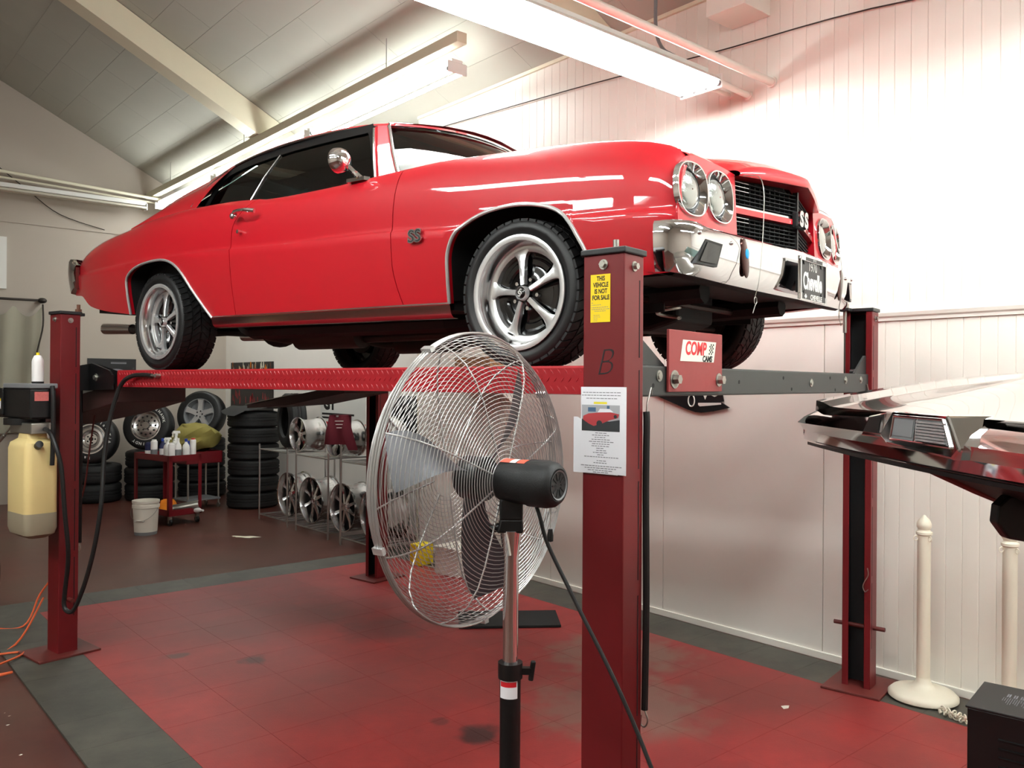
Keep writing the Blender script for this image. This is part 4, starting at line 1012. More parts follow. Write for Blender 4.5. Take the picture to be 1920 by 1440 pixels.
# ------------------------------------------------------------------ wheels, running gear and cabin
for x, z in ((1.357, 0.308), (-1.546, 0.308)):
    road_wheel(car, (x, -0.80, z), (0, 0, 0)); road_wheel(car, (x, 0.80, z), (0, 0, math.pi))
ob('floor_pan', G().prism([(-2.75, 0.50), (-2.6, 0.42), (-2.0, 0.40), (-1.9, 0.55), (-1.1, 0.55), (-0.95, 0.28), (0.9, 0.27), (1.0, 0.4), (1.95, 0.36), (2.06, 0.42), (2.06, 0.48), (1.9, 0.5), (0.9, 0.5), (-0.9, 0.5), (-2.75, 0.58)], -0.44, 0.44, lambda a, b, h: (a, h, b)).box(-0.95, 0.95, -0.86, 0.86, 0.26, 0.36).box(-2.6, -1.95, -0.80, 0.80, 0.42, 0.5).box(1.76, 2.02, -0.82, 0.82, 0.34, 0.48), 'under_black', car, smooth=0)
for s in (-1, 1):
    rl = G().tube([(-2.5, s*0.50, 0.36), (-1.9, s*0.50, 0.40), (-1.5, s*0.47, 0.48), (-1.05, s*0.60, 0.27), (-0.85, s*0.68, 0.235), (0.75, s*0.68, 0.225), (0.98, s*0.5, 0.24), (1.3, s*0.42, 0.30), (1.95, s*0.42, 0.32)], 0.05, 8)
    ob('frame_rail', rl, 'under_black', car, smooth=0)
    ob('exhaust_pipe', G().tube(crom([(0.9, s*0.30, 0.20), (-0.9, s*0.42, 0.20), (-1.3, s*0.48, 0.36), (-1.6, s*0.52, 0.46), (-1.95, s*0.56, 0.36), (-2.35, s*0.57, 0.315), (-2.6, s*0.575, 0.315)], 6), 0.027, 10).tube([(-0.2, s*0.40, 0.205), (-0.75, s*0.42, 0.205)], 0.075, 14), 'iron', car)
    ob('exhaust_tip', G().cyl((-2.56, s*0.575, 0.315), (-2.93, s*0.60, 0.33), 0.037, 16, 0.043), 'chrome', car)
    ob('control_arm', G().tube([(1.2, s*0.42, 0.22), (1.334, s*0.72, 0.20), (1.46, s*0.42, 0.22)], 0.022, 8).tube([(1.334, s*0.5, 0.24), (1.334, s*0.5, 0.52)], 0.055, 12), 'under_black', car)
    ob('trailing_arm', G().tube([(-1.546, s*0.5, 0.27), (-0.95, s*0.52, 0.24)], 0.026, 8), 'under_black', car)
ob('rear_axle', G().cyl((-1.546, -0.72, 0.318), (-1.546, 0.72, 0.318), 0.042, 12).ball((-1.56, 0, 0.305), 0.14, 16, 10, (1.0, 1.0, 0.9)), 'under_black', car)
ob('drive_shaft', G().cyl((-1.45, 0, 0.30), (0.15, 0, 0.30), 0.035, 12), 'iron', car)
ob('transmission', G().prism([(0.1, 0.24), (0.2, 0.19), (0.95, 0.16), (1.1, 0.20), (1.55, 0.18), (1.7, 0.22), (1.7, 0.45), (0.1, 0.45)], -0.19, 0.19, lambda a, b, h: (a, h, b)), 'under_black', car, smooth=0, bevel=0.02)
ob('fuel_tank', G().box(-2.55, -2.0, -0.38, 0.38, 0.30, 0.42), 'under_black', car, smooth=0, bevel=0.03)
ob('tie_rod', G().cyl((1.5, -0.6, 0.23), (1.5, 0.6, 0.23), 0.014, 8).cyl((1.7, -0.6, 0.30), (1.7, 0.6, 0.30), 0.016, 8), 'iron', car)
g = G()
for k in range(40):
    a = k*0.6; 
g.tube([(1.74 + 0.05*math.cos(k*0.55), -0.34 + 0.05*math.sin(k*0.55), 0.22 + k*0.004) for k in range(44)], 0.008, 6)
ob('front_spring', g, 'zinc', car)
cab = ob('cabin_tub', G().box(-1.9, 0.75, -0.80, -0.79, 0.36, 0.915).box(-1.9, 0.75, 0.79, 0.80, 0.36, 0.915).box(-1.9, 0.75, -0.8, 0.8, 0.36, 0.38).box(0.72, 0.80, -0.8, 0.8, 0.4, 0.915).box(-2.0, -1.9, -0.8, 0.8, 0.38, 0.96).prism([(0.45, 0.78), (0.74, 0.80), (0.74, 0.925), (0.55, 0.915)], -0.78, 0.78, lambda a, b, h: (a, h, b)), 'seat_black', car, smooth=0)
for s in (-1, 1):
    st = ob('front_seat', G().box(-0.35, 0.25, s*0.36 - 0.27, s*0.36 + 0.27, 0.40, 0.58).prism([(-0.38, 0.5), (-0.26, 0.56), (-0.44, 1.06), (-0.54, 1.05)], s*0.36 - 0.26, s*0.36 + 0.26, lambda a, b, h: (a, h, b)), 'seat_black', car, smooth=0, bevel=0.03)
ob('rear_seat', G().box(-1.5, -0.9, -0.68, 0.68, 0.42, 0.60).prism([(-1.5, 0.55), (-1.38, 0.6), (-1.55, 0.98), (-1.68, 0.98)], -0.68, 0.68, lambda a, b, h: (a, h, b)).box(-2.0, -1.55, -0.75, 0.75, 0.94, 0.97), 'seat_black', car, smooth=0, bevel=0.03)
ob('steering_wheel', G().tube([(0.33 - 0.07*math.sin(a), 0.38 + 0.19*math.cos(a), 0.86 + 0.17*math.sin(a)) for a in [2*math.pi*k/28 for k in range(28)]], 0.012, 8, closed=True).cyl((0.33, 0.38, 0.86), (0.6, 0.38, 0.76), 0.025, 8), 'seat_black', car)
ob('inside_mirror', G().box(0.22, 0.235, -0.12, 0.12, 1.20, 1.25), 'chrome_soft', car, smooth=0, bevel=0.006)
# ------------------------------------------------------------------ paper and sticker on the near lift post (placed in the lift's frame)
def onlift(x, y, z): return (LC[0] + x*_cr - y*_sr, LC[1] + x*_sr + y*_cr, z)
ys_ = thing('warning_sticker', 'yellow sticker with bold black lettering near the top of the nearest lift post', 'sticker', onlift(2.036, -1.3812, 2.01), (0, 0, LROT))
ob('sticker_sheet', G().box(-0.0375, 0.0375, -0.0006, 0, -0.077, 0.077), 'yellow_sticker', ys_, smooth=0)
for i, s_ in enumerate(('THIS', 'VEHICLE', 'IS NOT', 'FOR SALE')):
    text('sticker_lettering', s_, 0.0205, 'ink_black', ys_, (0.0015, -0.0008, 0.063 - i*0.0205), FACE_NY, bold=0.0007, ext=0.0001, sx=0.74)
g = G()
for z, x0, x1, h in ((-0.014, -0.034, -0.026, .0016), (-0.021, -0.034, 0.006, .0016), (-0.029, -0.034, 0.034, .0018), (-0.035, -0.034, 0.034, .0018), (-0.041, -0.022, 0.022, .0016), (-0.054, -0.026, 0.002, .0012), (-0.060, -0.026, 0.0, .0012), (-0.066, -0.026, -0.006, .0012), (-0.072, -0.026, -0.008, .0012)):
    x = x0
    while x < x1 - 0.004:
        w_ = random.uniform(0.004, 0.009); g.box(x, min(x1, x + w_), -0.0008, -0.0005, z - h/2, z + h/2); x += w_ + 0.0018
ob('fine_print', g, 'ink_grey', ys_, smooth=0, kind='stuff')
pp = thing('paper_sheet', 'white printed sheet with a red car photo taped to the nearest lift post', 'paper', onlift(2.047, -1.3835, 1.585), (0, 0, LROT))
rows = [[(x, -0.0035 - 0.010*max(0, (x - 0.07)/0.03)**2, z) for z in [lerp(-0.138, 0.140, k/12) for k in range(13)]] for x in [lerp(-0.08, 0.097, k/16) for k in range(17)]]
ob('sheet', G().grid(rows), 'white_paper', pp)
yy = -0.0039
ob('photo_print', G().box(-0.076, 0.068, yy, yy + 0.0002, -0.002, 0.082), 'photo_wall', pp, smooth=0)
ob('photo_ground', G().add([(-0.076, yy - 0.0002, -0.002), (0.068, yy - 0.0002, -0.002), (0.068, yy - 0.0002, 0.036), (0.03, yy - 0.0002, 0.03), (-0.076, yy - 0.0002, 0.036)], [(0, 1, 2, 3, 4)]), 'photo_floor', pp, smooth=0)
ob('photo_car', G().prism([(-0.07, 0.046), (-0.05, 0.054), (-0.01, 0.058), (0.03, 0.060), (0.066, 0.054), (0.062, 0.042), (0.03, 0.034), (0.0, 0.022), (-0.03, 0.014), (-0.05, 0.022), (-0.072, 0.034)], yy - 0.0006, yy - 0.0003, lambda a, b, h: (a, h, b)), 'photo_red', pp, smooth=0)
ob('photo_roof', G().prism([(-0.015, 0.058), (-0.006, 0.070), (0.03, 0.070), (0.045, 0.060)], yy - 0.0007, yy - 0.0004, lambda a, b, h: (a, h, b)), 'white_paper', pp, smooth=0)
ob('photo_wheel', G().cyl((-0.008, yy - 0.0009, 0.022), (-0.008, yy - 0.0006, 0.022), 0.011, 14), 'photo_floor', pp, smooth=0)
ob('photo_wheel', G().cyl((0.052, yy - 0.0009, 0.046), (0.052, yy - 0.0006, 0.046), 0.006, 12), 'photo_floor', pp, smooth=0)
ob('photo_pictures', G().box(-0.052, -0.022, yy - 0.0003, yy, 0.06, 0.074).box(0.02, 0.03, yy - 0.0003, yy, 0.066, 0.08), 'photo_blue', pp, smooth=0)
ob('highlight_line', G().box(-0.03, 0.02, yy, yy + 0.0002, 0.085, 0.092), 'ink_yellow', pp, smooth=0)
g = G()
for z, hw in ((0.122, 0.068), (0.113, 0.072), (0.103, 0.055), (-0.008, 0.02), (-0.015, 0.032), (-0.022, 0.022), (-0.029, 0.034), (-0.036, 0.044), (-0.043, 0.032), (-0.050, 0.034), (-0.057, 0.016), (-0.064, 0.016), (-0.071, 0.028), (-0.078, 0.012), (-0.085, 0.062), (-0.097, 0.014), (-0.104, 0.026), (-0.114, 0.075), (-0.121, 0.06), (-0.128, 0.048), (-0.134, 0.028)):
    x = -hw - 0.004
    while x < hw - 0.006:
        w_ = random.uniform(0.006, 0.014); g.box(x, x + w_, yy, yy + 0.0002, z - 0.0011, z + 0.0011); x += w_ + 0.0025
ob('printed_text', g, 'ink_grey', pp, smooth=0, kind='stuff')
p2 = ob('paper_sheet', G().grid([[(x, -0.0015 + (0.002 if x < -0.075 else 0), z + (0.012 if x < -0.09 and z > 0 else 0)) for z in (-0.14, -0.05, 0.03)] for x in (-0.112, -0.095, -0.08, 0.0, 0.06)]), 'white_paper', loc=onlift(2.047, -1.3825, 1.585), rot=(0, 0, LROT), label='second white sheet sticking out to the left behind the printed sheet', cat='paper')

# ------------------------------------------------------------------ black elastic straps and the car-shaped sign
def hooks(parent, x, y, z, s=1):
    ob('hook', G().tube(crom([(x, y, z), (x + 0.012, y, z - 0.03), (x + 0.002, y, z - 0.055), (x - 0.014, y, z - 0.05), (x - 0.012, y, z - 0.02)], 5), 0.0028, 6), 'zinc', parent)
st = thing('elastic_strap', 'long black elastic strap hanging beside the nearest lift post', 'strap', onlift(2.13, -1.248, 0), (0, 0, LROT))
ob('strap', G().tube(crom([(0, 0, 1.645), (0.002, 0, 1.60), (0, 0, 1.4), (0.003, 0.002, 1.0), (0, 0, 0.67)], 6), 0.0115, 8), 'cord_black', st)
ob('hook', G().tube(crom([(0, 0, 1.64), (0.0, 0.005, 1.67), (0, 0.018, 1.70), (0, 0.03, 1.722), (0, 0.035, 1.70)], 5), 0.003, 6), 'zinc', st); hooks(st, 0, 0, 0.67)
st2 = thing('elastic_strap', 'black elastic strap hanging behind the left lift post', 'strap', onlift(-2.19, -1.15, 0), (0, 0, LROT))
ob('strap', G().tube([(0, 0, 1.69), (0.0, 0, 1.2), (-0.01, 0, 0.66)], 0.012, 8), 'cord_black', st2); hooks(st2, -0.01, 0, 0.66)
ob('wire_hook', G().tube(crom([(0.012, 0, 0.09), (0.016, 0, 0.05), (-0.004, 0, 0.01), (-0.012, 0, -0.02), (0.0, 0, -0.045), (0.016, 0, -0.03)], 5), 0.003, 6), 'zinc', loc=onlift(2.10, 1.245, 0.62), rot=(0, 0, LROT), label='small wire hook dangling inside the right lift post', cat='hook')
# wall-mounted car cutout: x of the panel runs along the wall
cs = thing('car_sign', 'black cutout sign of an old car on the right wall behind the crossbeam', 'sign', (XW - 0.012, 3.75, 1.53))
to = lambda a, b, h: (h, -a, b)
ob('sign_panel', G().prism([(-0.36, 0.13), (-0.34, 0.22), (-0.2, 0.30), (0.08, 0.31), (0.16, 0.22), (0.27, 0.20), (0.28, 0.13), (0.29, 0.085), (0.265, 0.08), (0.34, 0.042), (0.2, 0.012), (0.1, 0.0), (0.05, 0.003), (-0.02, 0.02)], -0.004, 0.004, to), 'sign_black', cs, smooth=0)
ob('sign_wheel', G().tube([(-0.006, -0.015 - 0.028*math.cos(a), 0.085 + 0.042*math.sin(a)) for a in [2*math.pi*k/24 for k in range(24)]], 0.005, 6, closed=True), 'sign_white', cs)
ob('sign_bumper', G().prism([(0.075, 0.055), (0.075, 0.07), (0.27, 0.075), (0.27, 0.062), (0.15, 0.05), (0.09, 0.045)], -0.0065, -0.004, to), 'sign_white', cs, smooth=0)
ob('sign_lamp', G().prism([(0.12, 0.125), (0.15, 0.125), (0.135, 0.095)], -0.0065, -0.004, to).prism([(0.19, 0.125), (0.24, 0.125), (0.215, 0.115)], -0.0065, -0.004, to), 'sign_white', cs, smooth=0)

# ------------------------------------------------------------------ hydraulic power unit on the left post
pu = thing('power_unit', 'black hydraulic power unit with yellowed oil tank mounted on the left lift post', 'power unit', onlift(-2.0, -1.49, 0), (0, 0, LROT))
ob('motor_box', G().box(-0.36, 0.14, -0.10, 0.05, 1.50, 1.685), 'satin_black', pu, smooth=0, bevel=0.012)
ob('motor', G().cyl((-0.12, -0.03, 1.50), (-0.12, -0.03, 1.46), 0.115, 24), 'satin_black', pu)
ob('lid', G().box(-0.26, 0.15, -0.105, 0.055, 1.685, 1.715), 'grey_plastic', pu, smooth=0, bevel=0.006)
ob('switch_box', G().box(-0.33, -0.245, -0.115, -0.02, 1.515, 1.685), 'satin_black', pu, smooth=0, bevel=0.008)
ob('warning_label', G().box(-0.312, -0.262, -0.1165, -0.1152, 1.555, 1.62), 'white_paper', pu, smooth=0)
ob('label_band', G().box(-0.312, -0.262, -0.1168, -0.1155, 1.605, 1.62), 'label_yellow', pu, smooth=0)
ob('red_label', G().box(0.1402, 0.1412, -0.075, 0.005, 1.61, 1.665), 'label_red', pu, smooth=0)
ob('valve_block', G().box(-0.20, 0.12, -0.085, 0.04, 1.41, 1.475), 'zinc', pu, smooth=0, bevel=0.005)
ob('release_lever', G().cyl((-0.20, -0.08, 1.44), (-0.28, -0.10, 1.375), 0.006, 8).cyl((-0.26, -0.095, 1.39), (-0.33, -0.115, 1.33), 0.012, 8), 'zinc', pu)
ob('mounting_strap', G().tube(crom([(0.155, 0.02, 1.70), (0.168, 0.02, 1.6), (0.165, 0.02, 1.35), (0.16, 0.018, 1.22)], 5), 0.014, 8), 'cord_black', pu)
def rbox(x0, x1, y0, y1, z, r, n=5):
    out = []
    for cx, cy, a0 in ((x1 - r, y1 - r, 0), (x0 + r, y1 - r, 90), (x0 + r, y0 + r, 180), (x1 - r, y0 + r, 270)):
        for k in range(n): a = R(a0 + 90*k/(n - 1)); out.append((cx + r*math.cos(a), cy + r*math.sin(a), z))
    return out
def tank(z0, z1, cap_lo, cap_hi):
    rows = []
    if cap_lo: rows += [rbox(-0.115, 0.08, -0.07, 0.03, z0, 0.03), rbox(-0.155, 0.125, -0.11, 0.06, z0 + 0.025, 0.035)]
    rows += [rbox(-0.165, 0.135, -0.12, 0.07, z0 + (0.06 if cap_lo else 0), 0.04), rbox(-0.165, 0.135, -0.12, 0.07, z1 - (0.09 if cap_hi else 0), 0.04)]
    if cap_hi: rows += [rbox(-0.155, 0.125, -0.11, 0.06, z1 - 0.055, 0.035), rbox(-0.10, 0.08, -0.085, 0.035, z1 - 0.03, 0.03), rbox(-0.095, 0.075, -0.08, 0.03, z1, 0.03)]
    g = G().grid(rows, closed=True); return g
tk = tank(0.775, 1.41, True, True)
t_ = ob('oil_tank', tk, 'tank_plastic', pu, smooth=35)
rows = [rbox(-0.115, 0.08, -0.07, 0.03, 0.774, 0.03), rbox(-0.1555, 0.1255, -0.1105, 0.0605, 0.80, 0.035), rbox(-0.1657, 0.1357, -0.1207, 0.0707, 0.835, 0.04), rbox(-0.1657, 0.1357, -0.1207, 0.0707, 0.93, 0.04)]
ob('oil_level', G().grid(rows, closed=True), 'tank_oil', t_, smooth=35, label='greyish oil showing through the lower tank')
ob('filler_cap', G().cyl((0.11, -0.05, 1.33), (0.165, -0.055, 1.352), 0.022, 12), 'satin_black', t_)
# spray can on top
cn = thing('spray_can', 'white aerosol spray can with a yellow tip standing on the power unit', 'spray can', onlift(-1.93, -1.52, 1.715))
ob('can', G().lathe([(0, 0), (0.033, 0), (0.033, 0.13), (0.031, 0.145), (0.02, 0.168), (0.012, 0.172), (0, 0.172)], 24), 'can_white', cn)
ob('can_base', G().lathe([(0.0335, 0.0), (0.0335, 0.012)], 24), 'satin_black', cn)
ob('can_label', G().lathe([(0.0333, 0.012), (0.0333, 0.055)], 24, full=2*math.pi*0.42), 'satin_black', cn)
ob('can_print', G().lathe([(0.0334, 0.06), (0.0334, 0.10)], 24, full=2*math.pi*0.35), 'label_red', cn)
ob('nozzle', G().cyl((0, 0, 0.172), (0, 0, 0.188), 0.009, 10), 'label_yellow', cn)
# hydraulic hose and power cord
ob('hydraulic_hose', G().tube(crom([onlift(-1.87, -1.50, 1.44), onlift(-1.78, -1.505, 1.415), onlift(-1.71, -1.50, 1.33), onlift(-1.69, -1.48, 1.207), onlift(-1.69, -1.46, 0.951), onlift(-1.71, -1.43, 0.689), onlift(-1.774, -1.42, 0.469), onlift(-1.788, -1.42, 0.370), onlift(-1.752, -1.41, 0.335), onlift(-1.712, -1.39, 0.360), onlift(-1.64, -1.36, 0.527), onlift(-1.584, -1.33, 0.754), onlift(-1.569, -1.30, 1.009), onlift(-1.603, -1.27, 1.261), onlift(-1.60, -1.24, 1.487), onlift(-1.55, -1.20, 1.698), onlift(-1.458, -1.18, 1.76), onlift(-1.33, -1.17, 1.77), onlift(-1.235, -1.165, 1.766)], 6), 0.0135, 8), 'cord_black', label='thick black hydraulic hose looping from the power unit to the runway', cat='hose')
ob('power_cord', G().tube(crom([(-0.30, -0.13, 1.69), (-0.33, -0.14, 1.5), (-0.34, -0.11, 1.1), (-0.41, -0.09, 0.75), (-0.39, -0.08, 0.5), (-0.46, -0.08, 0.2), (-0.54, -0.08, 0.02), (-0.75, -0.11, 0.013)], 6), 0.0115, 8), 'cord_black', pu)
ob('air_hose', G().tube(crom([onlift(-2.30, -0.99, 1.66), onlift(-2.34, -1.0, 1.45), onlift(-2.40, -1.0, 1.25), onlift(-2.47, -1.0, 1.0), onlift(-2.53, -1.02, 0.85), onlift(-2.4, -1.15, 0.78)], 6), 0.006, 6), 'lift_red_dark', label='thin red hose hanging behind the left lift post', cat='hose')

# ------------------------------------------------------------------ pedestal fan
FX, FY, FZ = 1.500, 1.743, 1.466          # pole position and axle height
fan = thing('pedestal_fan', 'large chrome pedestal fan with a round wire guard in front of the lift', 'fan', (FX, FY, 0), (0, 0, R(40.7) * -1))
# local frame: x to the camera's right, y away from it; the axle points along A (blade side)
PHI = R(55)
A = Vector((-math.sin(PHI), math.cos(PHI), 0)); B = Vector((math.cos(PHI), math.sin(PHI), 0)); Z = Vector((0, 0, 1))
hub = Vector((0, 0, FZ)) + A*0.125
def fp(r, a, h): return hub + B*(r*math.cos(a)) + Z*(r*math.sin(a)) + A*h
RG = 0.408
def guard(sgn):
    prof = pchip([(0.05, 0.105), (0.20, 0.105), (0.29, 0.098), (0.345, 0.08), (0.385, 0.045), (0.402, 0.018), (RG, 0.0)])
    g = G(); k = 0
    arc = 0.062; radii = []
    r = 0.062
    while r < RG - 0.004:
        radii.append(r); sl_ = abs(prof(r + 0.003) - prof(r))/0.003; r += 0.0112/math.sqrt(1 + sl_*sl_)
    for r in radii:
        g.tube([fp(r, 2*math.pi*q/56, sgn*prof(r)) for q in range(56)], 0.00105, 5, closed=True)
    sp = G()
    for q in range(8):
        a = 2*math.pi*(q + (0.28 if sgn < 0 else 0.0))/8 + 0.2
        sp.tube([fp(rr, a, sgn*(prof(rr) - 0.003)) for rr in (0.06, 0.15, 0.24, 0.30, 0.35, 0.385, 0.40, RG)], 0.0024, 6)
    return g, sp
for sgn, nm in ((-1, 'rear_guard'), (1, 'front_guard')):
    g, sp = guard(sgn)
    gd = ob(nm, g, 'fan_wire', fan, smooth=60); ob('guard_spokes', sp, 'fan_wire', gd, smooth=60)
gb = G()
for hh in (-0.009, 0.0, 0.009): gb.tube([fp(RG + 0.003, 2*math.pi*q/72, hh) for q in range(72)], 0.0032, 6, closed=True)
ob('guard_band', gb, 'fan_wire', fan)
for a in (0.6, 2.1, 3.5, 4.8):
    ob('guard_clip', G().obox(fp(RG + 0.006, a, 0), (0.018, 0.034, 0.012), (0, -a + math.pi/2, PHI)), 'machined', fan, smooth=0)
for k in range(3):
    rows = []
    for i in range(9):
        r = lerp(0.05, 0.36, i/8); w_ = lerp(0.16, 0.62, math.sin(math.pi*min(1, i/8*0.62 + 0.1)))*0.62; a0 = 2*math.pi*k/3 + 0.5 + 0.35*i/8
        rows.append([fp(r, a0 + w_*(t - 0.5)*1.3, 0.035 - 0.06*t) for t in (0, 0.25, 0.5, 0.75, 1)])
    ob('fan_blade', G().grid(rows), 'blade', fan, smooth=60)
ob('blade_hub', G().lathe([(0.0, 0.045), (0.05, 0.045), (0.062, 0.03), (0.062, -0.04), (0.0, -0.04)], 24, ax='y').xf(Matrix.Translation(hub) @ Matrix.Rotation(PHI, 4, 'Z')), 'satin_black', fan)
TM = Matrix.Translation(hub) @ Matrix.Rotation(PHI, 4, 'Z')
mo = ob('fan_motor', G().lathe([(0.0, -0.085), (0.042, -0.087), (0.054, -0.096), (0.0595, -0.11), (0.0605, -0.18), (0.0598, -0.19), (0.064, -0.192), (0.064, -0.245), (0.060, -0.264), (0.052, -0.275), (0.044, -0.2785), (0.04, -0.277), (0.0, -0.277)], 40, ax='y').xf(TM), 'motor_black', fan)
ob('rear_vent', G().lathe([(0.038, -0.2772), (0.040, -0.2800), (0.036, -0.2778)], 30, ax='y').xf(TM), 'grey_plastic', mo)
for k in range(10):
    a = 2*math.pi*k/10
    ob('vent_slot', G().obox(fp(0.022, a, -0.2776), (0.020, 0.0016, 0.0035), (0, -a, PHI)), 'flat_black', mo, smooth=0)
def band(h0, h1, a0, a1): return G().grid([[fp(0.0612, lerp(a0, a1, i/8), h) for h in (h0, h1)] for i in range(9)])
ob('motor_sticker', band(-0.105, -0.138, R(70), R(118)), 'orange_red', mo)
ob('motor_sticker', band(-0.138, -0.158, R(70), R(118)), 'sign_white', mo)
ob('motor_sticker', band(-0.161, -0.186, R(70), R(118)), 'orange_red', mo)
yk = ob('neck_bracket', G().box(-0.032, 0.032, -0.03, 0.03, FZ - 0.105, FZ - 0.045).prism([(-0.040, FZ - 0.14), (0.034, FZ - 0.14), (0.032, FZ - 0.10), (-0.03, FZ - 0.10)], -0.028, 0.028, lambda a, b, h: (a, h, b)), 'satin_black', fan, smooth=0, bevel=0.006)
ob('tilt_knob', G().cyl((-0.03, -0.01, FZ - 0.125), (-0.06, -0.015, FZ - 0.13), 0.012, 10), 'satin_black', yk)
ob('chrome_pole', G().tube([(0, 0, 0.94), (0, 0, FZ - 0.21), (0, 0, FZ - 0.17), (0, 0, FZ - 0.135)], [0.0215, 0.0215, 0.026, 0.031], 20).tube([(-0.014, -0.024, FZ - 0.14), (-0.004, -0.024, FZ - 0.20)], 0.006, 6), 'chrome', fan)
ob('lower_tube', G().cyl((0, 0, 0.03), (0, 0, 0.955), 0.029, 22), 'satin_black', fan)
ob('height_collar', G().cyl((0, 0, 0.925), (0, 0, 0.968), 0.034, 20).box(0.03, 0.056, -0.009, 0.009, 0.935, 0.953), 'satin_black', fan)
ob('clamp_handle', G().obox((0.06, 0, 0.944), (0.014, 0.016, 0.055), (0, R(8), 0)), 'satin_black', fan, smooth=0, bevel=0.004)
ob('pole_label', G().lathe([(0.0296, 0.875), (0.0296, 0.925)], 24, full=math.pi*0.62).xf(Matrix.Rotation(R(205), 4, 'Z')), 'white_paper', fan)
ob('pole_label_band', G().lathe([(0.0299, 0.907), (0.0299, 0.921)], 24, full=math.pi*0.55).xf(Matrix.Rotation(R(210), 4, 'Z')), 'ink_red', fan)
ob('fan_base', G().lathe([(0.0, 0.0), (0.30, 0.0), (0.31, 0.012), (0.29, 0.03), (0.08, 0.05), (0.04, 0.07), (0.0, 0.07)], 40), 'satin_black', fan)
cb_ = fp(0.062, R(-80), -0.20)
ob('fan_cord', G().tube(crom([cb_, cb_ + Vector((0.01, -0.01, -0.03)), Vector((0.10, -0.05, 1.30)), Vector((0.17, -0.08, 1.16)), Vector((0.27, -0.16, 0.97)), Vector((0.345, -0.24, 0.80)), Vector((0.41, -0.34, 0.62)), Vector((0.47, -0.44, 0.40)), Vector((0.55, -0.6, 0.1)), Vector((0.65, -0.75, 0.02)), Vector((0.9, -0.9, 0.018))], 6), 0.0055, 8), 'cord_black', fan)
pc = fp(0.062, R(-86), -0.25)
ch = ob('pull_chain', G().tube([pc, pc - Z*0.055], 0.0014, 5), 'zinc', fan)
ob('pull_knob', G().lathe([(0.0, -0.06), (0.006, -0.058), (0.0085, -0.075), (0.008, -0.09), (0.0, -0.093)], 14, o=tuple(pc)), 'satin_black', ch)
# ------------------------------------------------------------------ second raised car at the right edge (local x: its nose, y: towards the camera)
_ca, _sa = math.cos(R(40.716)), math.sin(R(40.716))
C2 = (1.0*_ca + 2.05*_sa, -1.0*_sa + 2.05*_ca)
c2 = thing('raised_car', 'pale grey car front with a pointed chrome bumper jutting in at the right edge', 'car', (C2[0], C2[1], 0), (0, 0, math.atan2(_sa, -_ca)))
# bumper: section swept across the nose
def b2(y):
    e = abs(y)/0.95
    return 0.055*(1 - e**2) - 0.03*max(0, e - 0.86)/0.14
rows = []
for k in range(41):
    y = lerp(-0.97, 0.97, k/40); e = abs(y)/0.97; x = b2(y)
    tip = max(0, (e - 0.93)/0.07)
    zt = 1.662 - 0.012*e - 0.045*tip; zb = 1.545 - 0.0*e + 0.055*tip
    zm = lerp(zt, zb, 0.42)
    rows.append([(x - 0.16, y, zt + 0.012), (x - 0.07, y, zt), (x - 0.02 + 0.01*tip, y, lerp(zt, zm, 0.55)), (x + 0.004, y, zm), (x - 0.006, y, zm - 0.008), (x - 0.022, y, lerp(zm, zb, 0.5)), (x - 0.018, y, zb + 0.006), (x - 0.03, y, zb), (x - 0.12, y, zb + 0.004)])
b2o = ob('chrome_bumper', G().grid(rows), 'chrome', c2, smooth=32)
ob('bumper_strip', G().grid([[(b2(y) - 0.03, y, 1.541), (b2(y) - 0.03, y, 1.531), (b2(y) - 0.11, y, 1.528)] for y in [lerp(-0.82, 0.82, k/20) for k in range(21)]]), 'satin_black', b2o)
# lamp cluster riding on the bumper
def lamp(y0, y1, s):
    x = 0.062
    lm = ob('lamp_housing', G().prism([(y0 - 0.07, 1.610), (y0, 1.672), (y1, 1.672), (y1 + 0.05, 1.600), (y1 + 0.02, 1.578), (y0 - 0.03, 1.590)], x - 0.12, x + 0.006, lambda a, b, h: (h, a, b)), 'chrome', c2, smooth=0, bevel=0.006)
    fx = x + 0.0065
    ob('lamp_face', G().prism([(y0 + 0.02, 1.662), (y1 - 0.01, 1.662), (y1 + 0.02, 1.605), (y0 + 0.0, 1.605)], fx, fx + 0.001, lambda a, b, h: (h, a, b)), 'grey_plastic', lm, smooth=0)
    for i in range(7):
        z = 1.612 + i*0.0068
        ob('lens_rib', G().box(fx + 0.001, fx + 0.005, y0 + 0.13, y1 - 0.0, z - 0.0022, z + 0.0022), 'machined', lm, smooth=0)
    fr = G()
    for a, b in (((y0 + 0.0, 1.605), (y0 + 0.02, 1.662)), ((y0 + 0.02, 1.662), (y1 - 0.01, 1.662)), ((y1 - 0.01, 1.662), (y1 + 0.02, 1.605)), ((y1 + 0.02, 1.605), (y0, 1.605)), ((y0 + 0.12, 1.605), (y0 + 0.135, 1.662))):
        fr.cyl((fx + 0.002, a[0], a[1]), (fx + 0.002, b[0], b[1]), 0.0035, 8)
    ob('lamp_frame', fr, 'chrome', lm)
    ob('clear_lens', G().prism([(y0 + 0.025, 1.655), (y0 + 0.12, 1.655), (y0 + 0.11, 1.615), (y0 + 0.012, 1.615)], fx + 0.001, fx + 0.003, lambda a, b, h: (h, a, b)), 'grey_plastic', lm, smooth=0)
lamp(0.0, 0.26, 1)
ob('lamp_end', G().prism([(-0.21, 1.60), (-0.16, 1.655), (-0.06, 1.668), (-0.08, 1.60)], 0.02, 0.056, lambda a, b, h: (h, a, b)), 'chrome', c2, smooth=0, bevel=0.004)
ob('lamp_end_pane', G().prism([(-0.19, 1.612), (-0.15, 1.648), (-0.085, 1.655), (-0.10, 1.612)], 0.056, 0.058, lambda a, b, h: (h, a, b)), 'satin_black', c2, smooth=0)
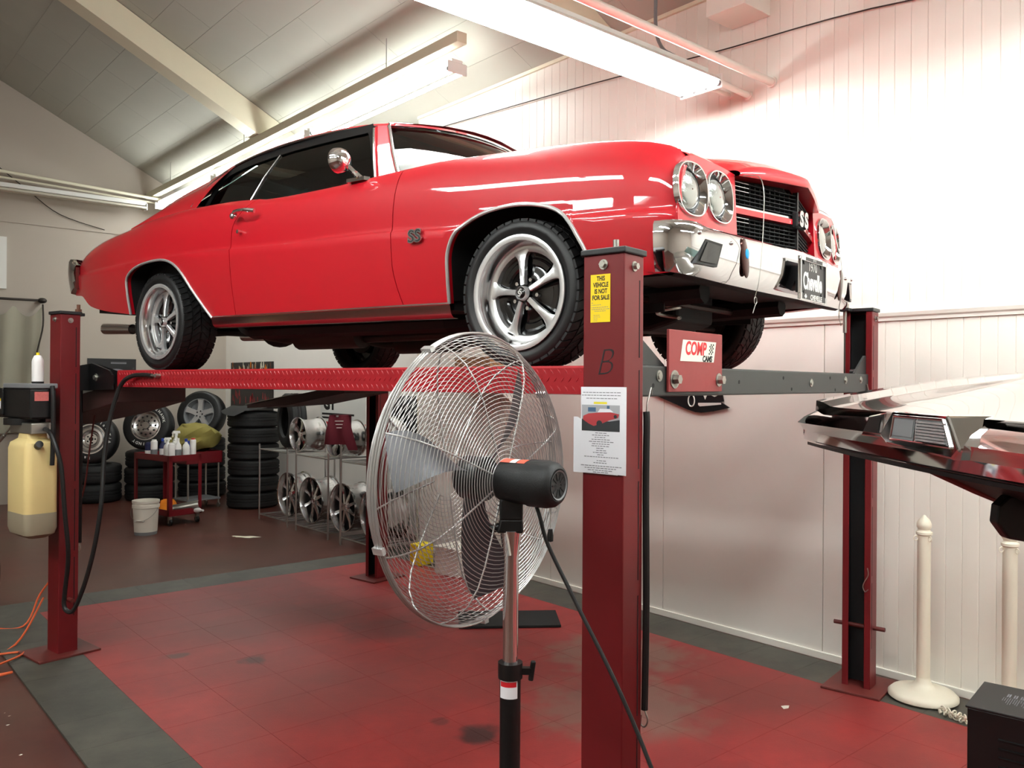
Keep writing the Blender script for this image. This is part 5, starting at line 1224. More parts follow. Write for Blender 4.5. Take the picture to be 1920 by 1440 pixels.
# hood and fenders
rows = []
for i in range(15):
    x = lerp(0.0, -1.35, i/14); rows.append([])
    for j in range(21):
        t = -1 + 2*j/20; y = t*0.93
        xx = x + b2(y) - 0.06
        z = 1.665 + 0.125*(1 - math.exp(x*1.4))*1.3 + 0.02*math.exp(-((abs(t) - 0.86)/0.1)**2) - 0.03*max(0, abs(t) - 0.93)/0.07 + 0.05*math.exp(-(t/0.3)**2)*min(1, -x/0.4)
        rows[-1].append((xx, y, z))
ob('hood', G().grid(rows), 'car_grey', c2, smooth=50)
for s in (-1, 1):
    ob('fender_side', G().grid([[(x + b2(0.93) - 0.08, s*0.93, 1.66 + 0.16*(1 - math.exp(x*1.4)) ), (x + b2(0.93) - 0.08, s*0.955, 1.60), (x + b2(0.93) - 0.08, s*0.93, 1.555)] for x in [lerp(0, -0.55, k/6) for k in range(7)]], flip=s < 0), 'car_grey', c2)
ob('underbody', G().prism([(-0.03, 1.60), (-0.05, 1.56), (-0.20, 1.49), (-0.37, 1.41), (-0.7, 1.33), (-1.35, 1.26), (-1.35, 1.6)], -0.27, 0.75, lambda a, b, h: (a, h, b)), 'under_black', c2, smooth=0)
ob('frame_horn', G().tube([(-0.10, -0.285, 1.545), (-0.30, -0.285, 1.455), (-0.45, -0.285, 1.395)], 0.022, 8), 'lift_red_dark', c2)
ob('tow_hook', G().prism([(-0.36, 1.46), (-0.27, 1.455), (-0.245, 1.43), (-0.24, 1.385), (-0.27, 1.345), (-0.33, 1.335), (-0.42, 1.36), (-0.45, 1.45)], -0.12, -0.08, lambda a, b, h: (a, h, b)), 'satin_black', c2, smooth=0, bevel=0.006)
ob('windshield', G().grid([[(-1.25, y, 1.83), (-1.62, y*0.85, 2.1)] for y in (-0.7, 0, 0.7)]), 'tint_glass', c2)

# ------------------------------------------------------------------ white stanchions
def stanchion(loc, label, chain):
    s = thing('stanchion', label, 'stanchion', loc, group='white plastic stanchions')
    ob('base', G().lathe([(0.0, 0.0), (0.16, 0.0), (0.178, 0.012), (0.178, 0.028), (0.16, 0.045), (0.11, 0.058), (0.06, 0.07), (0.04, 0.095), (0.034, 0.12)], 40), 'stanchion', s, smooth=50)
    ob('pole', G().cyl((0, 0, 0.1), (0, 0, 0.905), 0.0345, 24), 'stanchion', s)
    ob('finial', G().lathe([(0.0345, 0.90), (0.042, 0.905), (0.042, 0.918), (0.034, 0.922), (0.03, 0.93), (0.038, 0.945), (0.038, 0.962), (0.03, 0.982), (0.014, 0.998), (0.007, 1.008), (0.0, 1.012)], 30), 'stanchion', s, smooth=40)
    for a in (0.4, 2.5, 4.2):
        e = G().tube([(0.035*math.cos(a) + 0.012*math.cos(a)*(1 + math.cos(q)), 0.035*math.sin(a) + 0.012*math.sin(a)*(1 + math.cos(q)), 0.885 + 0.013*math.sin(q)) for q in [2*math.pi*k/12 for k in range(12)]], 0.003, 5, closed=True)
        ob('chain_eye', e, 'stanchion', s)
    return s
s1 = stanchion((4.72, 2.0, 0.012), 'white plastic stanchion with a domed base beside the right lift post', True)
s2 = dup(s1, (4.73, 1.575, 0.012), None, 'white stanchion at the right edge, its base behind the black box')
cg = G()
for k in range(16):
    c = Vector((4.57 - 0.003*k, 1.85 - 0.010*k, 0.024 + 0.012*(k % 3))); d = random.uniform(0, 3)
    cg.tube([c + Vector((0.016*math.cos(q)*math.cos(d) , 0.016*math.cos(q)*math.sin(d), 0.010*math.sin(q))) for q in [2*math.pi*j/10 for j in range(10)]], 0.0042, 5, closed=True)
ob('plastic_chain', cg, 'stanchion', label='heap of white plastic chain on the floor between the stanchions', cat='chain', kind='stuff')

# ------------------------------------------------------------------ black equipment box at the lower right
bx = thing('equipment_box', 'black metal equipment box with a printed lid at the lower right corner', 'box', (3.556, 1.335, 0.012), (0, 0, R(-81)))
ob('case', G().box(0.0, 0.46, 0.0, 0.34, 0.0, 0.44), 'satin_black', bx, smooth=0, bevel=0.004)
ob('lid', G().box(-0.006, 0.466, -0.006, 0.346, 0.44, 0.450), 'cap_black', bx, smooth=0, bevel=0.003)
g = G()
for i in range(11):
    x = 0.095 + i*0.008; l = random.uniform(0.03, 0.09); g.box(x, x + 0.002, 0.19 - l, 0.19, 0.450, 0.4508)
    if i % 3: g.box(x, x + 0.005, 0.20, 0.24, 0.450, 0.4508)
ob('lid_print', g, 'ink_grey', bx, smooth=0, kind='stuff')
ob('lid_label', G().box(0.19, 0.222, 0.195, 0.245, 0.450, 0.4509), 'sign_white', bx, smooth=0)
for k in range(5):
    ob('vent_louver', G().obox((0.19, -0.001, 0.34 - 0.035*k), (0.16, 0.008, 0.010), (R(25), 0, 0)), 'flat_black', bx, smooth=0)

# ------------------------------------------------------------------ floor bits
ob('rubber_pad', G().prism([(-0.36, -0.18), (0.36, -0.20), (0.38, 0.19), (-0.35, 0.21)], 0.0, 0.018).xf(Matrix.Translation((3.93, 4.60, 0.0125)) @ Matrix.Rotation(R(-35), 4, 'Z')), 'flat_black', smooth=0, bevel=0.004, label='flat black rubber pad on the red tiles under the fan', cat='pad')
ob('paper_scrap', G().add([(-0.03, -0.01, 0.0135), (0.0, -0.02, 0.014), (0.035, -0.004, 0.015), (0.02, 0.014, 0.0135), (-0.012, 0.018, 0.017)], [(0, 1, 2, 3, 4)]).xf(Matrix.Translation((4.02, 2.42, 0))), 'dirt_white', smooth=0, label='torn white paper scrap on the red tiles near the right lift post', cat='scrap')
random.seed(3)
for i in range(70):
    x = random.uniform(0.1, 0.88); y = random.uniform(2.6, 5.2); r = random.uniform(0.004, 0.011)
    if i == 0: fk = G()
    fk.add([(x + r*math.cos(a), y + r*0.6*math.sin(a), 0.0012) for a in (0.3, 1.6, 2.9, 4.4)], [(0, 1, 2, 3)])
ob('floor_flakes', fk, 'dirt_white', smooth=0, label='scattered pale flakes on the brown concrete beside the grey border', cat='debris', kind='stuff')
ob('paint_spill', G().add([(0.16*math.cos(a)*(1 + 0.25*math.sin(3*a)), 0.05*math.sin(a)*(1 + 0.3*math.cos(5*a)), 0.0015) for a in [2*math.pi*k/22 for k in range(22)]], [tuple(range(22))]).xf(Matrix.Translation((3.83, 8.98, 0)) @ Matrix.Rotation(R(-50), 4, 'Z')), 'cream_trim', smooth=0, label='dried cream paint spot on the brown floor before the wheel racks', cat='paint spot')
ob('extension_cord', G().tube(crom([(1.45, 6.7, 0.35), (1.35, 6.75, 0.2), (1.22, 6.62, 0.02), (1.0, 6.75, 0.02), (0.75, 6.9, 0.02), (0.5, 6.9, 0.02)], 6), 0.007, 6).tube(crom([(1.3, 6.4, 0.25), (1.1, 6.2, 0.02), (0.8, 5.9, 0.02), (0.7, 5.75, 0.02), (0.95, 5.8, 0.03), (1.1, 6.0, 0.02), (0.75, 6.05, 0.02), (0.55, 5.9, 0.03), (0.8, 5.65, 0.02), (0.98, 5.62, 0.02), (0.6, 5.55, 0.02)], 6), 0.007, 6), 'orange_cord', label='orange extension cord lying in loops by the left lift post', cat='cord')
# ------------------------------------------------------------------ tires and wheels at the back
def flat_tire_mesh(R0, R1, w):
    h = w/2
    prof = [(R1, -h*0.7), (R1 + 0.02, -h*0.95), (R0 - 0.06, -h), (R0 - 0.02, -h*0.9), (R0, -h*0.7), (R0, -h*0.28), (R0 - 0.008, -h*0.25), (R0 - 0.008, -h*0.1), (R0, -h*0.07), (R0, h*0.07), (R0 - 0.008, h*0.1), (R0 - 0.008, h*0.25), (R0, h*0.28), (R0, h*0.7), (R0 - 0.02, h*0.9), (R0 - 0.06, h), (R1 + 0.02, h*0.95), (R1, h*0.7)]
    return G().lathe(prof, 40).mesh('tire', 'rubber')
ftm = {w: flat_tire_mesh(0.345, 0.20, w) for w in (0.22, 0.24, 0.27)}
def stack(x, y, n, w, where, grp, r=0.01):
    for k in range(n):
        o = link('tire', ftm[w], None, (x + random.uniform(-r, r), y + random.uniform(-r, r), w/2 + k*w + 0.0005))
        pos = ('bottom tire', 'second tire up', 'third tire up', 'fourth tire up', 'fifth tire up', 'top tire')[k if k < n - 1 else 5]
        tag(o, '%s of the %s' % (pos, where), 'tire', grp)
stack(4.86, 11.15, 6, 0.22, 'tall black tire stack beside the wheel racks', 'tires in the tall stack')
stack(3.30, 13.0, 2, 0.27, 'low tire stack at the far left by the back wall', 'tires in the left stack')
stack(3.98, 12.75, 3, 0.24, 'tire stack behind the red tool cart', 'tires in the middle stack')
stack(4.72, 12.72, 4, 0.22, 'tire stack behind the yellow-green cloth', 'tires in the corner stack')
ob('rubber_flap', G().grid([[(x*0.4 + (0.06 if j == 3 else 0), -0.3 + 0.2*j, 0.012 + 0.03*math.sin(x*2 + j) - (0.07 if x < -0.8 else 0)) for j in range(4)] for x in (-1, -0.6, -0.2, 0.2, 0.6, 1)]), 'flat_black', loc=(4.84, 11.12, 1.355), label='black rubber flap draped on top of the tall tire stack', cat='mat')
def standing_wheel(loc, rot, style, label):
    t = thing('spare_wheel', label, 'wheel', loc, rot, 'mounted wheels leaning at the back')
    h = 0.11
    prof = [(0.20, -h*0.75), (0.215, -h*0.95), (0.30, -h), (0.33, -h*0.85), (0.347, -h*0.6), (0.347, h*0.6), (0.33, h*0.85), (0.30, h), (0.215, h*0.95), (0.20, h*0.75)]
    if style == 2: prof = [(r + (0.02 if r < 0.25 else 0.005), y) for r, y in prof]
    ob('tire', G().lathe(prof, 44, ax='y'), 'rubber_side', t)
    if style == 0:
        ob('rim', G().lathe([(0.205, -0.085), (0.212, -0.10), (0.195, -0.10), (0.18, -0.06), (0.165, -0.05), (0.16, -0.075), (0.13, -0.078), (0.12, -0.05), (0.10, -0.04), (0.08, -0.06), (0.03, -0.06), (0.03, 0.0), (0.2, 0.02)], 44, ax='y'), 'chrome_soft', t)
        g = G()
        for k in range(5):
            a = 2*math.pi*k/5; g.cyl((0.055*math.cos(a), -0.062, 0.055*math.sin(a)), (0.055*math.cos(a), -0.059, 0.055*math.sin(a)), 0.012, 10)
        g.cyl((0, -0.062, 0), (0, -0.05, 0), 0.03, 16)
        ob('lug_holes', g, 'flat_black', t)
    elif style == 1:
        ob('rim', G().lathe([(0.205, -0.085), (0.215, -0.102), (0.20, -0.104), (0.185, -0.07), (0.165, -0.062), (0.10, -0.085), (0.06, -0.09), (0.05, -0.11), (0.0, -0.11), (0.0, 0.0), (0.2, 0.02)], 44, ax='y'), 'chrome_soft', t)
        g = G()
        for k in range(12):
            a = 2*math.pi*k/12; g.cyl((0.13*math.cos(a), -0.082, 0.13*math.sin(a)), (0.13*math.cos(a), -0.070, 0.13*math.sin(a)), 0.014, 10)
        for k in range(6):
            a = 2*math.pi*k/6; g.cyl((0.072*math.cos(a), -0.095, 0.072*math.sin(a)), (0.072*math.cos(a), -0.083, 0.072*math.sin(a)), 0.010, 8)
        ob('rim_holes', g, 'flat_black', t)
    else:
        ob('rim', G().lathe([(0.225, -0.08), (0.235, -0.10), (0.222, -0.10), (0.212, -0.06), (0.20, 0.0), (0.0, 0.01)], 44, ax='y'), 'grey_plastic', t)
        g = G()
        for k in range(5):
            a = 2*math.pi*k/5 + 0.3; c, s = math.cos(a), math.sin(a); rows = []
            for r, hw in ((0.0, 0.05), (0.06, 0.045), (0.12, 0.04), (0.18, 0.042), (0.22, 0.055)):
                rows.append([(r*c - u*hw*s, -0.075 + d - 0.015*(r/0.22), r*s + u*hw*c) for u, d in ((-1, 0.03), (-0.85, 0), (0.85, 0), (1, 0.03))])
            g.grid(rows)
        ob('spoke', g, 'machined', t)
        g = G()
        for k in range(5):
            a = 2*math.pi*k/5; g.cyl((0.045*math.cos(a), -0.082, 0.045*math.sin(a)), (0.045*math.cos(a), -0.075, 0.045*math.sin(a)), 0.012, 8)
        ob('lug_holes', g, 'flat_black', t)
    if style < 2:
        for (s_, a) in (('Radial T/A' if style == 0 else 'FIREHAWK', 40), ('Radial' if style == 0 else 'INDY', 220)):
            for q, ch_ in enumerate(s_):
                an = R(a + 50 - q*11); 
                text('tire_lettering', ch_, 0.055, 'sign_white', t, (0.265*math.cos(an), -0.1115, 0.265*math.sin(an)), (R(90), -an + R(90), 0), bold=0.001) if ch_ != ' ' else None
    return t
CF = R(-40.7)        # faces the camera
standing_wheel((3.22, 12.84, 0.90), (R(-6), 0, CF + R(6)), 0, 'steel wheel with a white-lettered tire, leftmost of the wheels leaning at the back')
standing_wheel((3.86, 12.44, 1.085), (R(-10), 0, CF + R(-2)), 1, 'wheel with ringed round holes in its rim behind the spray bottles')
standing_wheel((4.60, 12.40, 1.23), (R(-12), 0, CF + R(-6)), 2, 'five-spoke alloy wheel leaning above the yellow-green cloth')

# ------------------------------------------------------------------ red tool cart with bottles, bucket
ct = thing('tool_cart', 'dark red two-shelf tool cart crowded with bottles at the back', 'cart', (3.52, 10.62, 0), (0, 0, R(12)))
cw, cl = 0.215, 0.40
def tray(z0, z1): return G().box(-cw, cw, -cl, cl, z0, z0 + 0.006).box(-cw, -cw + 0.008, -cl, cl, z0, z1).box(cw - 0.008, cw, -cl, cl, z0, z1).box(-cw, cw, -cl, -cl + 0.008, z0, z1).box(-cw, cw, cl - 0.008, cl, z0, z1)
ob('upper_tray', tray(0.765, 0.84), 'cart_red', ct, smooth=0); ob('lower_tray', tray(0.115, 0.19), 'cart_red', ct, smooth=0)
for sx in (-1, 1):
    for sy in (-1, 1):
        ob('leg', G().prism([(sx*cw, sy*cl), (sx*(cw - 0.045), sy*cl), (sx*(cw - 0.045), sy*(cl - 0.006)), (sx*(cw - 0.006), sy*(cl - 0.006)), (sx*(cw - 0.006), sy*(cl - 0.045)), (sx*cw, sy*(cl - 0.045))], 0.115, 0.84), 'cart_red', ct, smooth=0)
        c_ = ob('caster', G().cyl((sx*0.18 - 0.012, sy*0.36, 0.04), (sx*0.18 + 0.012, sy*0.36, 0.04), 0.04, 16), 'satin_black', ct)
        ob('caster_fork', G().box(sx*0.18 - 0.018, sx*0.18 + 0.018, sy*0.36 - 0.018, sy*0.36 + 0.018, 0.07, 0.115).box(sx*0.18 - 0.018, sx*0.18 - 0.014, sy*0.36 - 0.012, sy*0.36 + 0.012, 0.03, 0.08).box(sx*0.18 + 0.014, sx*0.18 + 0.018, sy*0.36 - 0.012, sy*0.36 + 0.012, 0.03, 0.08), 'zinc', c_, smooth=0)
def cartpt(x, y, z): a = R(12); return (3.52 + x*math.cos(a) - y*math.sin(a), 10.62 + x*math.sin(a) + y*math.cos(a), z)
def bottle(loc, r, h, body, top, label, kind):
    b = thing('spray_bottle' if kind == 'spray' else ('jug' if kind == 'jug' else 'bottle'), label, 'bottle', loc, (0, 0, random.uniform(0, 1)), 'bottles on the red cart')
    if kind == 'can': prof = [(0, 0), (r, 0), (r, h*0.88), (r*0.92, h*0.92), (r*0.5, h*0.96), (0, h*0.96)]
    else: prof = [(0, 0), (r, 0), (r, h*0.6), (r*0.85, h*0.70), (r*0.4, h*0.80), (r*0.36, h*0.88), (0, h*0.88)]
    ob('body', G().lathe(prof, 16), body, b)
    ob('label_band', G().lathe([(r*1.01, h*0.2), (r*1.01, h*0.5)], 16), random.choice(['sign_white', 'grey_plastic', 'can_white']), b)
    if kind == 'spray':
        ob('trigger_head', G().box(-0.015, 0.015, -0.02, 0.02, h*0.88, h*0.96).prism([(-0.05, h*0.96), (0.05, h*0.96), (0.045, h*1.05), (-0.03, h*1.06)], -0.014, 0.014, lambda a, b2_, hh: (a, hh, b2_)).box(-0.045, -0.035, -0.008, 0.008, h*0.82, h*0.96), top, b, smooth=0)
    else:
        ob('cap', G().cyl((0, 0, h*0.86), (0, 0, h), r*0.42 if kind != 'can' else r*0.7, 14), top, b)
random.seed(11)
BT = [(-0.15, -0.34, .04, .22, 'can_white', 'can_white', 'short white jar at the front corner of the red cart', 'can'), (-0.06, -0.33, .04, .27, 'can_white', 'sign_white', 'white jug with a grey label standing at the front of the red cart', 'jug'),
      (0.04, -0.34, .042, .26, 'sign_white', 'blue_plastic', 'white jug with a blue cap at the near end of the red cart', 'jug'), (0.14, -0.33, .035, .26, 'can_white', 'red_plastic', 'white spray can with red trim at the right of the red cart tray', 'can'),
      (0.16, -0.2, .03, .22, 'blue_plastic', 'blue_plastic', 'blue bottle on the red cart tray', 'bottle'), (0.17, -0.12, .03, .16, 'can_white', 'blue_plastic', 'small white bottle beside the blue bottle on the cart', 'bottle'),
      (-0.12, -0.2, .045, .26, 'can_white', 'sign_white', 'white spray bottle with a white trigger, left of the two on the cart', 'spray'), (0.02, -0.15, .045, .33, 'sign_white', 'sign_white', 'tall white spray bottle with a white trigger, right of the two on the cart', 'spray'),
      (-0.03, -0.24, .04, .24, 'sign_white', 'can_white', 'pale can in the middle of the red cart tray', 'can'), (-0.15, 0.05, .04, .24, 'can_white', 'sign_white', 'white can at the left side of the red cart tray', 'can'),
      (-0.14, 0.2, .04, .2, 'navy', 'navy', 'navy blue bottle at the far left of the cart tray', 'can'), (-0.04, 0.05, .04, .25, 'navy', 'blue_plastic', 'dark blue bottle behind the white cans on the cart', 'bottle'), (0.08, -0.05, .035, .2, 'can_white', 'grey_plastic', 'small pale bottle behind the jugs on the cart', 'bottle')]
for (x, y, r, h, b_, t_, lb, kd) in BT: bottle(cartpt(x, y, 0.772), r, h, b_, t_, lb, kd)
cl_g = G().grid([[(0.14*math.cos(a)*(1 - 0.12*k)*(1 + 0.12*math.sin(3*a + k)), 0.12*math.sin(a)*(1 - 0.12*k), 0.002 + 0.035*k + 0.01*math.sin(5*a + k)) for a in [2*math.pi*j/18 for j in range(18)]] for k in range(5)], closed=True)
cl_g.add([(0, 0, 0.16)], []); n0_ = len(cl_g.v) - 1; cl_g.f += [(4*18 + j, 4*18 + (j + 1) % 18, n0_) for j in range(18)]
ob('orange_cloth', cl_g, 'orange_cloth', loc=cartpt(-0.03, -0.05, 0.122), label='crumpled orange cloth on the lower shelf of the red cart', cat='cloth')
ob('steel_pipe', G().lathe([(0.045, 0), (0.05, 0), (0.05, 0.3), (0.045, 0.3)], 18), 'zinc', loc=cartpt(-0.05, -0.22, 0.175), rot=(R(80), 0, R(60)), label='short steel pipe lying on the lower cart shelf', cat='pipe')
for (x, y, rz, lb) in ((0.13, -0.33, 20, 'white tube lying at the right of the lower cart shelf'), (0.13, -0.16, 50, 'white bottle lying on its side on the lower cart shelf')):
    ob('tube_bottle', G().lathe([(0, 0), (0.03, 0), (0.032, 0.12), (0.015, 0.16), (0.012, 0.2), (0, 0.2)], 14), 'can_white', loc=cartpt(x, y, 0.153), rot=(R(88), 0, R(rz)), label=lb, cat='bottle')
bk = thing('bucket', 'white plastic bucket with a wire handle standing on the brown floor', 'bucket', (3.03, 9.86, 0))
ob('pail', G().lathe([(0, 0.004), (0.118, 0.0), (0.122, 0.03), (0.137, 0.30), (0.146, 0.305), (0.146, 0.335), (0.14, 0.338), (0.14, 0.355), (0.146, 0.36), (0.146, 0.385), (0.140, 0.385), (0.132, 0.30), (0.115, 0.02), (0.0, 0.02)], 36), 'bucket', bk, smooth=30)
ob('handle', G().tube([(0.146*math.cos(a) - 0.015, 0.146*math.sin(a) - 0.012, 0.30 - 0.13*math.sin((a - R(140))/R(180)*math.pi)) for a in [R(140) + math.pi*k/16 for k in range(17)]], 0.003, 6), 'zinc', bk)
ob('grip', G().cyl((-0.135, -0.06, 0.165), (-0.06, -0.135, 0.165), 0.009, 10), 'sign_white', bk)
ob('dirty_band', G().lathe([(0.1185, 0.0), (0.1228, 0.035)], 36), 'grey_plastic', bk)
# small red tray cart with a heap of cloth
jc = thing('parts_cart', 'small red tray cart under the yellow-green cloth beside the tire stack', 'cart', (4.20, 11.48, 0), (0, 0, R(8)))
ob('tray', G().box(-0.26, 0.26, -0.2, 0.2, 0.62, 0.63).box(-0.26, -0.25, -0.2, 0.2, 0.62, 0.78).box(0.25, 0.26, -0.2, 0.2, 0.62, 0.78).box(-0.26, 0.26, -0.2, -0.19, 0.62, 0.78).box(-0.26, 0.26, 0.19, 0.2, 0.62, 0.78), 'cart_red', jc, smooth=0)
for sx in (-1, 1):
    for sy in (-1, 1):
        ob('leg', G().cyl((sx*0.22, sy*0.17, 0.07), (sx*0.22, sy*0.17, 0.63), 0.014, 8), 'zinc', jc)
        ob('caster', G().cyl((sx*0.22 - 0.01, sy*0.17, 0.035), (sx*0.22 + 0.01, sy*0.17, 0.035), 0.035, 12), 'zinc', jc)
ob('lower_shelf', G().box(-0.24, 0.24, -0.19, 0.19, 0.12, 0.14), 'grey_plastic', jc, smooth=0)
random.seed(5)
rows = []
for i in range(9):
    t = i/8; r = 0.30*math.sin(math.pi*min(1, 0.18 + t*0.82))**0.7
    rows.append([(r*1.15*math.cos(a)*(1 + 0.10*math.sin(4*a + i)) + 0.12*(1 - t), r*0.8*math.sin(a)*(1 + 0.1*math.cos(3*a + 2*i)), 0.0 + 0.42*t + 0.02*math.sin(3*a + i*2)) for a in [2*math.pi*j/26 for j in range(26)]])
ob('draped_cloth', G().grid(rows, closed=True), 'khaki_cloth', loc=(4.17, 11.52, 0.74), rot=(0, R(-22), R(-40)), label='bunched yellow-green cloth heaped on the small red cart', cat='cloth')

# ------------------------------------------------------------------ wire racks with bare rims along the wall
def rack(y0, y1, hi, label):
    r = thing('wheel_rack', label, 'rack', (4.70, (y0 + y1)/2, 0), group='metal wheel racks')
    hw = (y1 - y0)/2
    for sx in (-1, 1):
        for sy in (-1, 1):
            ob('leg', G().cyl((sx*0.25, sy*hw, 0.0), (sx*0.25, sy*hw, hi if (sx == -1 and sy == -1 and hi > 1.1) else 0.95), 0.011, 8), 'steel_wire', r)
    for z in (0.07, 0.885):
        sh = ob('shelf_frame', G().tube([(-0.25, -hw, z), (0.25, -hw, z), (0.25, hw, z), (-0.25, hw, z)], 0.009, 6, closed=True), 'steel_wire', r)
        for k in range(6):
            y = lerp(-hw, hw, (k + 0.5)/6); ob('shelf_bar', G().cyl((-0.25, y, z), (0.25, y, z), 0.006, 6), 'steel_wire', sh)
rack(9.25, 10.03, 0.95, 'metal wheel rack nearest the tall tire stack')
rack(8.25, 9.02, 0.95, 'middle metal wheel rack holding bare chrome rims')
rack(7.22, 7.98, 0.95, 'metal wheel rack partly hidden behind the far lift post')
ob('garment_post', G().cyl((4.41, 7.90, 0.0), (4.41, 7.90, 1.37), 0.011, 8).cyl((4.35, 7.90, 1.37), (4.47, 7.90, 1.37), 0.010, 8), 'steel_wire', label='thin upright steel post carrying the maroon cloth', cat='post')
def rim_proto(name, R0, w, style, label, loc, rot):
    t = thing(name, label, 'wheel rim', loc, rot, 'bare rims on the racks')
    h = w/2
    ob('barrel', G().lathe([(R0 - 0.012, -h), (R0, -h - 0.003), (R0, -h + 0.012), (R0 - 0.016, -h + 0.02), (R0 - 0.02, -h + 0.06), (R0 - 0.03, -h + 0.09), (R0 - 0.03, h*0.3), (R0 - 0.016, h*0.5), (R0 - 0.016, h - 0.02), (R0, h - 0.012), (R0, h), (R0 - 0.012, h), (R0 - 0.024, h*0.4), (R0 - 0.036, 0), (R0 - 0.028, -h + 0.06), (R0 - 0.012, -h)], 44, ax='x'), 'chrome_soft', t)
    g = G().lathe([(0.0, -h + 0.03), (0.035, -h + 0.028), (0.045, -h + 0.05)], 24, ax='x')
    n = (5, 8, 5)[style]
    for k in range(n):
        a = 2*math.pi*k/n + 0.4; c, s = math.cos(a), math.sin(a); rows = []
        for r, hw, d in ((0.03, 0.02, 0.035), (R0*0.35, 0.022, 0.045), (R0*0.6, 0.028 if n == 5 else 0.018, 0.055), (R0 - 0.02, 0.045 if n == 5 else 0.025, 0.05)):
            rows.append([(-h + d + e, r*c - u*hw*s, r*s + u*hw*c) for u, e in ((-1, 0.02), (-0.8, 0), (0.8, 0), (1, 0.02))])
        g.grid(rows)
    ob('spokes', g, 'chrome', t)
    ob('back_disc', G().lathe([(0.0, -h + 0.10), (R0 - 0.03, -h + 0.10)], 30, ax='x'), 'flat_black', t)
    return t
RZ = R(2)
rim_proto('chrome_wheel', 0.205, 0.30, 0, 'bare chrome rim on the upper shelf nearest the tire stack', (4.70, 9.20, 0.89 + 0.215), (0, 0, RZ))
rim_proto('chrome_wheel', 0.205, 0.30, 2, 'bare chrome rim on the upper shelf under the maroon cloth', (4.70, 8.30, 0.89 + 0.215), (0, 0, RZ))
rim_proto('chrome_wheel', 0.27, 0.24, 1, 'large bare chrome rim at the left end of the lower shelf', (4.72, 9.55, 0.35), (0, 0, RZ))
rim_proto('chrome_wheel', 0.27, 0.28, 1, 'large multi-spoke chrome rim in the middle of the lower shelf', (4.72, 8.92, 0.35), (0, 0, RZ))
rim_proto('chrome_wheel', 0.27, 0.28, 1, 'large bare chrome rim right of the middle on the lower shelf', (4.72, 8.18, 0.35), (0, 0, RZ))
rim_proto('chrome_wheel', 0.27, 0.28, 0, 'bare chrome rim on the lower shelf half behind the far lift post', (4.72, 7.52, 0.35), (0, 0, RZ))
rim_proto('chrome_wheel', 0.24, 0.22, 2, 'bare chrome rim on the upper shelf behind the far lift post', (4.72, 7.50, 0.89 + 0.245), (0, 0, RZ))
tl_ = link('tire', ftm[0.22], None, (5.06, 7.60, 0.89 + 0.352), (0, R(90), R(-10))); tag(tl_, 'bare black tire standing upright on the upper shelf behind the far lift post', 'tire')
tl_ = link('tire', ftm[0.22], None, (4.80, 9.86, 0.89 + 0.352), (0, R(90), R(-10))); tag(tl_, 'bare black tire standing at the left end of the upper shelf', 'tire')
mc = thing('maroon_cloth', 'maroon cloth with small white lettering hung on the rack post', 'cloth', (4.41, 7.90, 1.384), (0, 0, CF))
ob('cloth', G().grid([[(x + 0.04*(k - 1)*0.3, -0.03 - 0.05*math.sin(k*0.8) - 0.012*math.sin(x*40), -0.01 - 0.10*k - (0.04 if x > 0.05 else 0)*k*0.5 + (0.01 if k == 0 else 0)) for x in [lerp(-0.19, 0.17, j/14)*(0.55 + 0.15*k) for j in range(15)]] for k in range(4)]).grid([[(x, 0.05 + 0.008*math.sin(x*40), -0.01 - 0.09*k) for x in [lerp(-0.1, 0.1, j/8) for j in range(9)]] for k in range(4)]).grid([[(x, y, 0.0) for x in (-0.1, 0, 0.1)] for y in (-0.04, 0.05)]), 'maroon_cloth', mc, smooth=60)
for k_, s_ in enumerate(('WELCOME', 'LOOK &', 'ME')):
    text('cloth_lettering', '~' * (5 - k_), 0.03, 'sign_white', mc, (0.0, -0.105, -0.06 - 0.035*k_), FACE_NY, bold=0.002)

# ------------------------------------------------------------------ things on the walls
sg = thing('wall_sign', 'white sign with bold black letters on the recessed wall above the racks', 'sign', (5.352, 9.55, 1.30))
ob('sign_board', G().box(-0.006, 0.006, -0.58, 0.58, -0.3, 0.46), 'sign_white', sg, smooth=0)
text('sign_lettering', 'GT', 0.24, 'ink_black', sg, (-0.0065, 0.34, 0.15), FACE_NX, bold=0.012)
ob('sign_small_print', G().box(-0.0068, -0.006, -0.3, 0.54, 0.0, 0.025).box(-0.0068, -0.006, 0.2, 0.54, -0.05, -0.025), 'ink_black', sg, smooth=0)
ob('sign_stripe', G().box(-0.0068, -0.006, -0.58, 0.58, -0.14, -0.09), 'ink_red', sg, smooth=0)
ps = thing('art_poster', 'dark poster with a flame-coloured band of figures on the recessed wall', 'poster', (5.352, 12.38, 1.68))
ob('poster_sheet', G().box(-0.005, 0.005, -0.78, 0.78, -0.42, 0.35), 'sign_black', ps, smooth=0)
random.seed(9)
for mt_, z0 in (('orange_cloth', 0.24), ('cream_trim', 0.24), ('rust', 0.22), ('lift_red', -0.2)):
    g = G()
    for i in range(24):
        y = random.uniform(-0.72, 0.70); z = z0 - 0.04 + random.uniform(-0.08, 0.06); w_ = random.uniform(0.02, 0.05); g.prism([(y, z), (y + w_, z + 0.02), (y + w_*0.7, z + 0.11), (y + w_*0.2, z + 0.09)], -0.0064, -0.0052, lambda a, b, h: (h, a, b))
    ob('poster_figures', g, mt_, ps, smooth=0, kind='stuff')
bs = thing('wall_sign', 'black sign with small silver lettering on the back wall behind the left post', 'sign', (3.62, YB - 0.008, 1.86))
ob('sign_board', G().box(-0.34, 0.34, -0.006, 0.006, -0.2, 0.2), 'sign_black', bs, smooth=0)
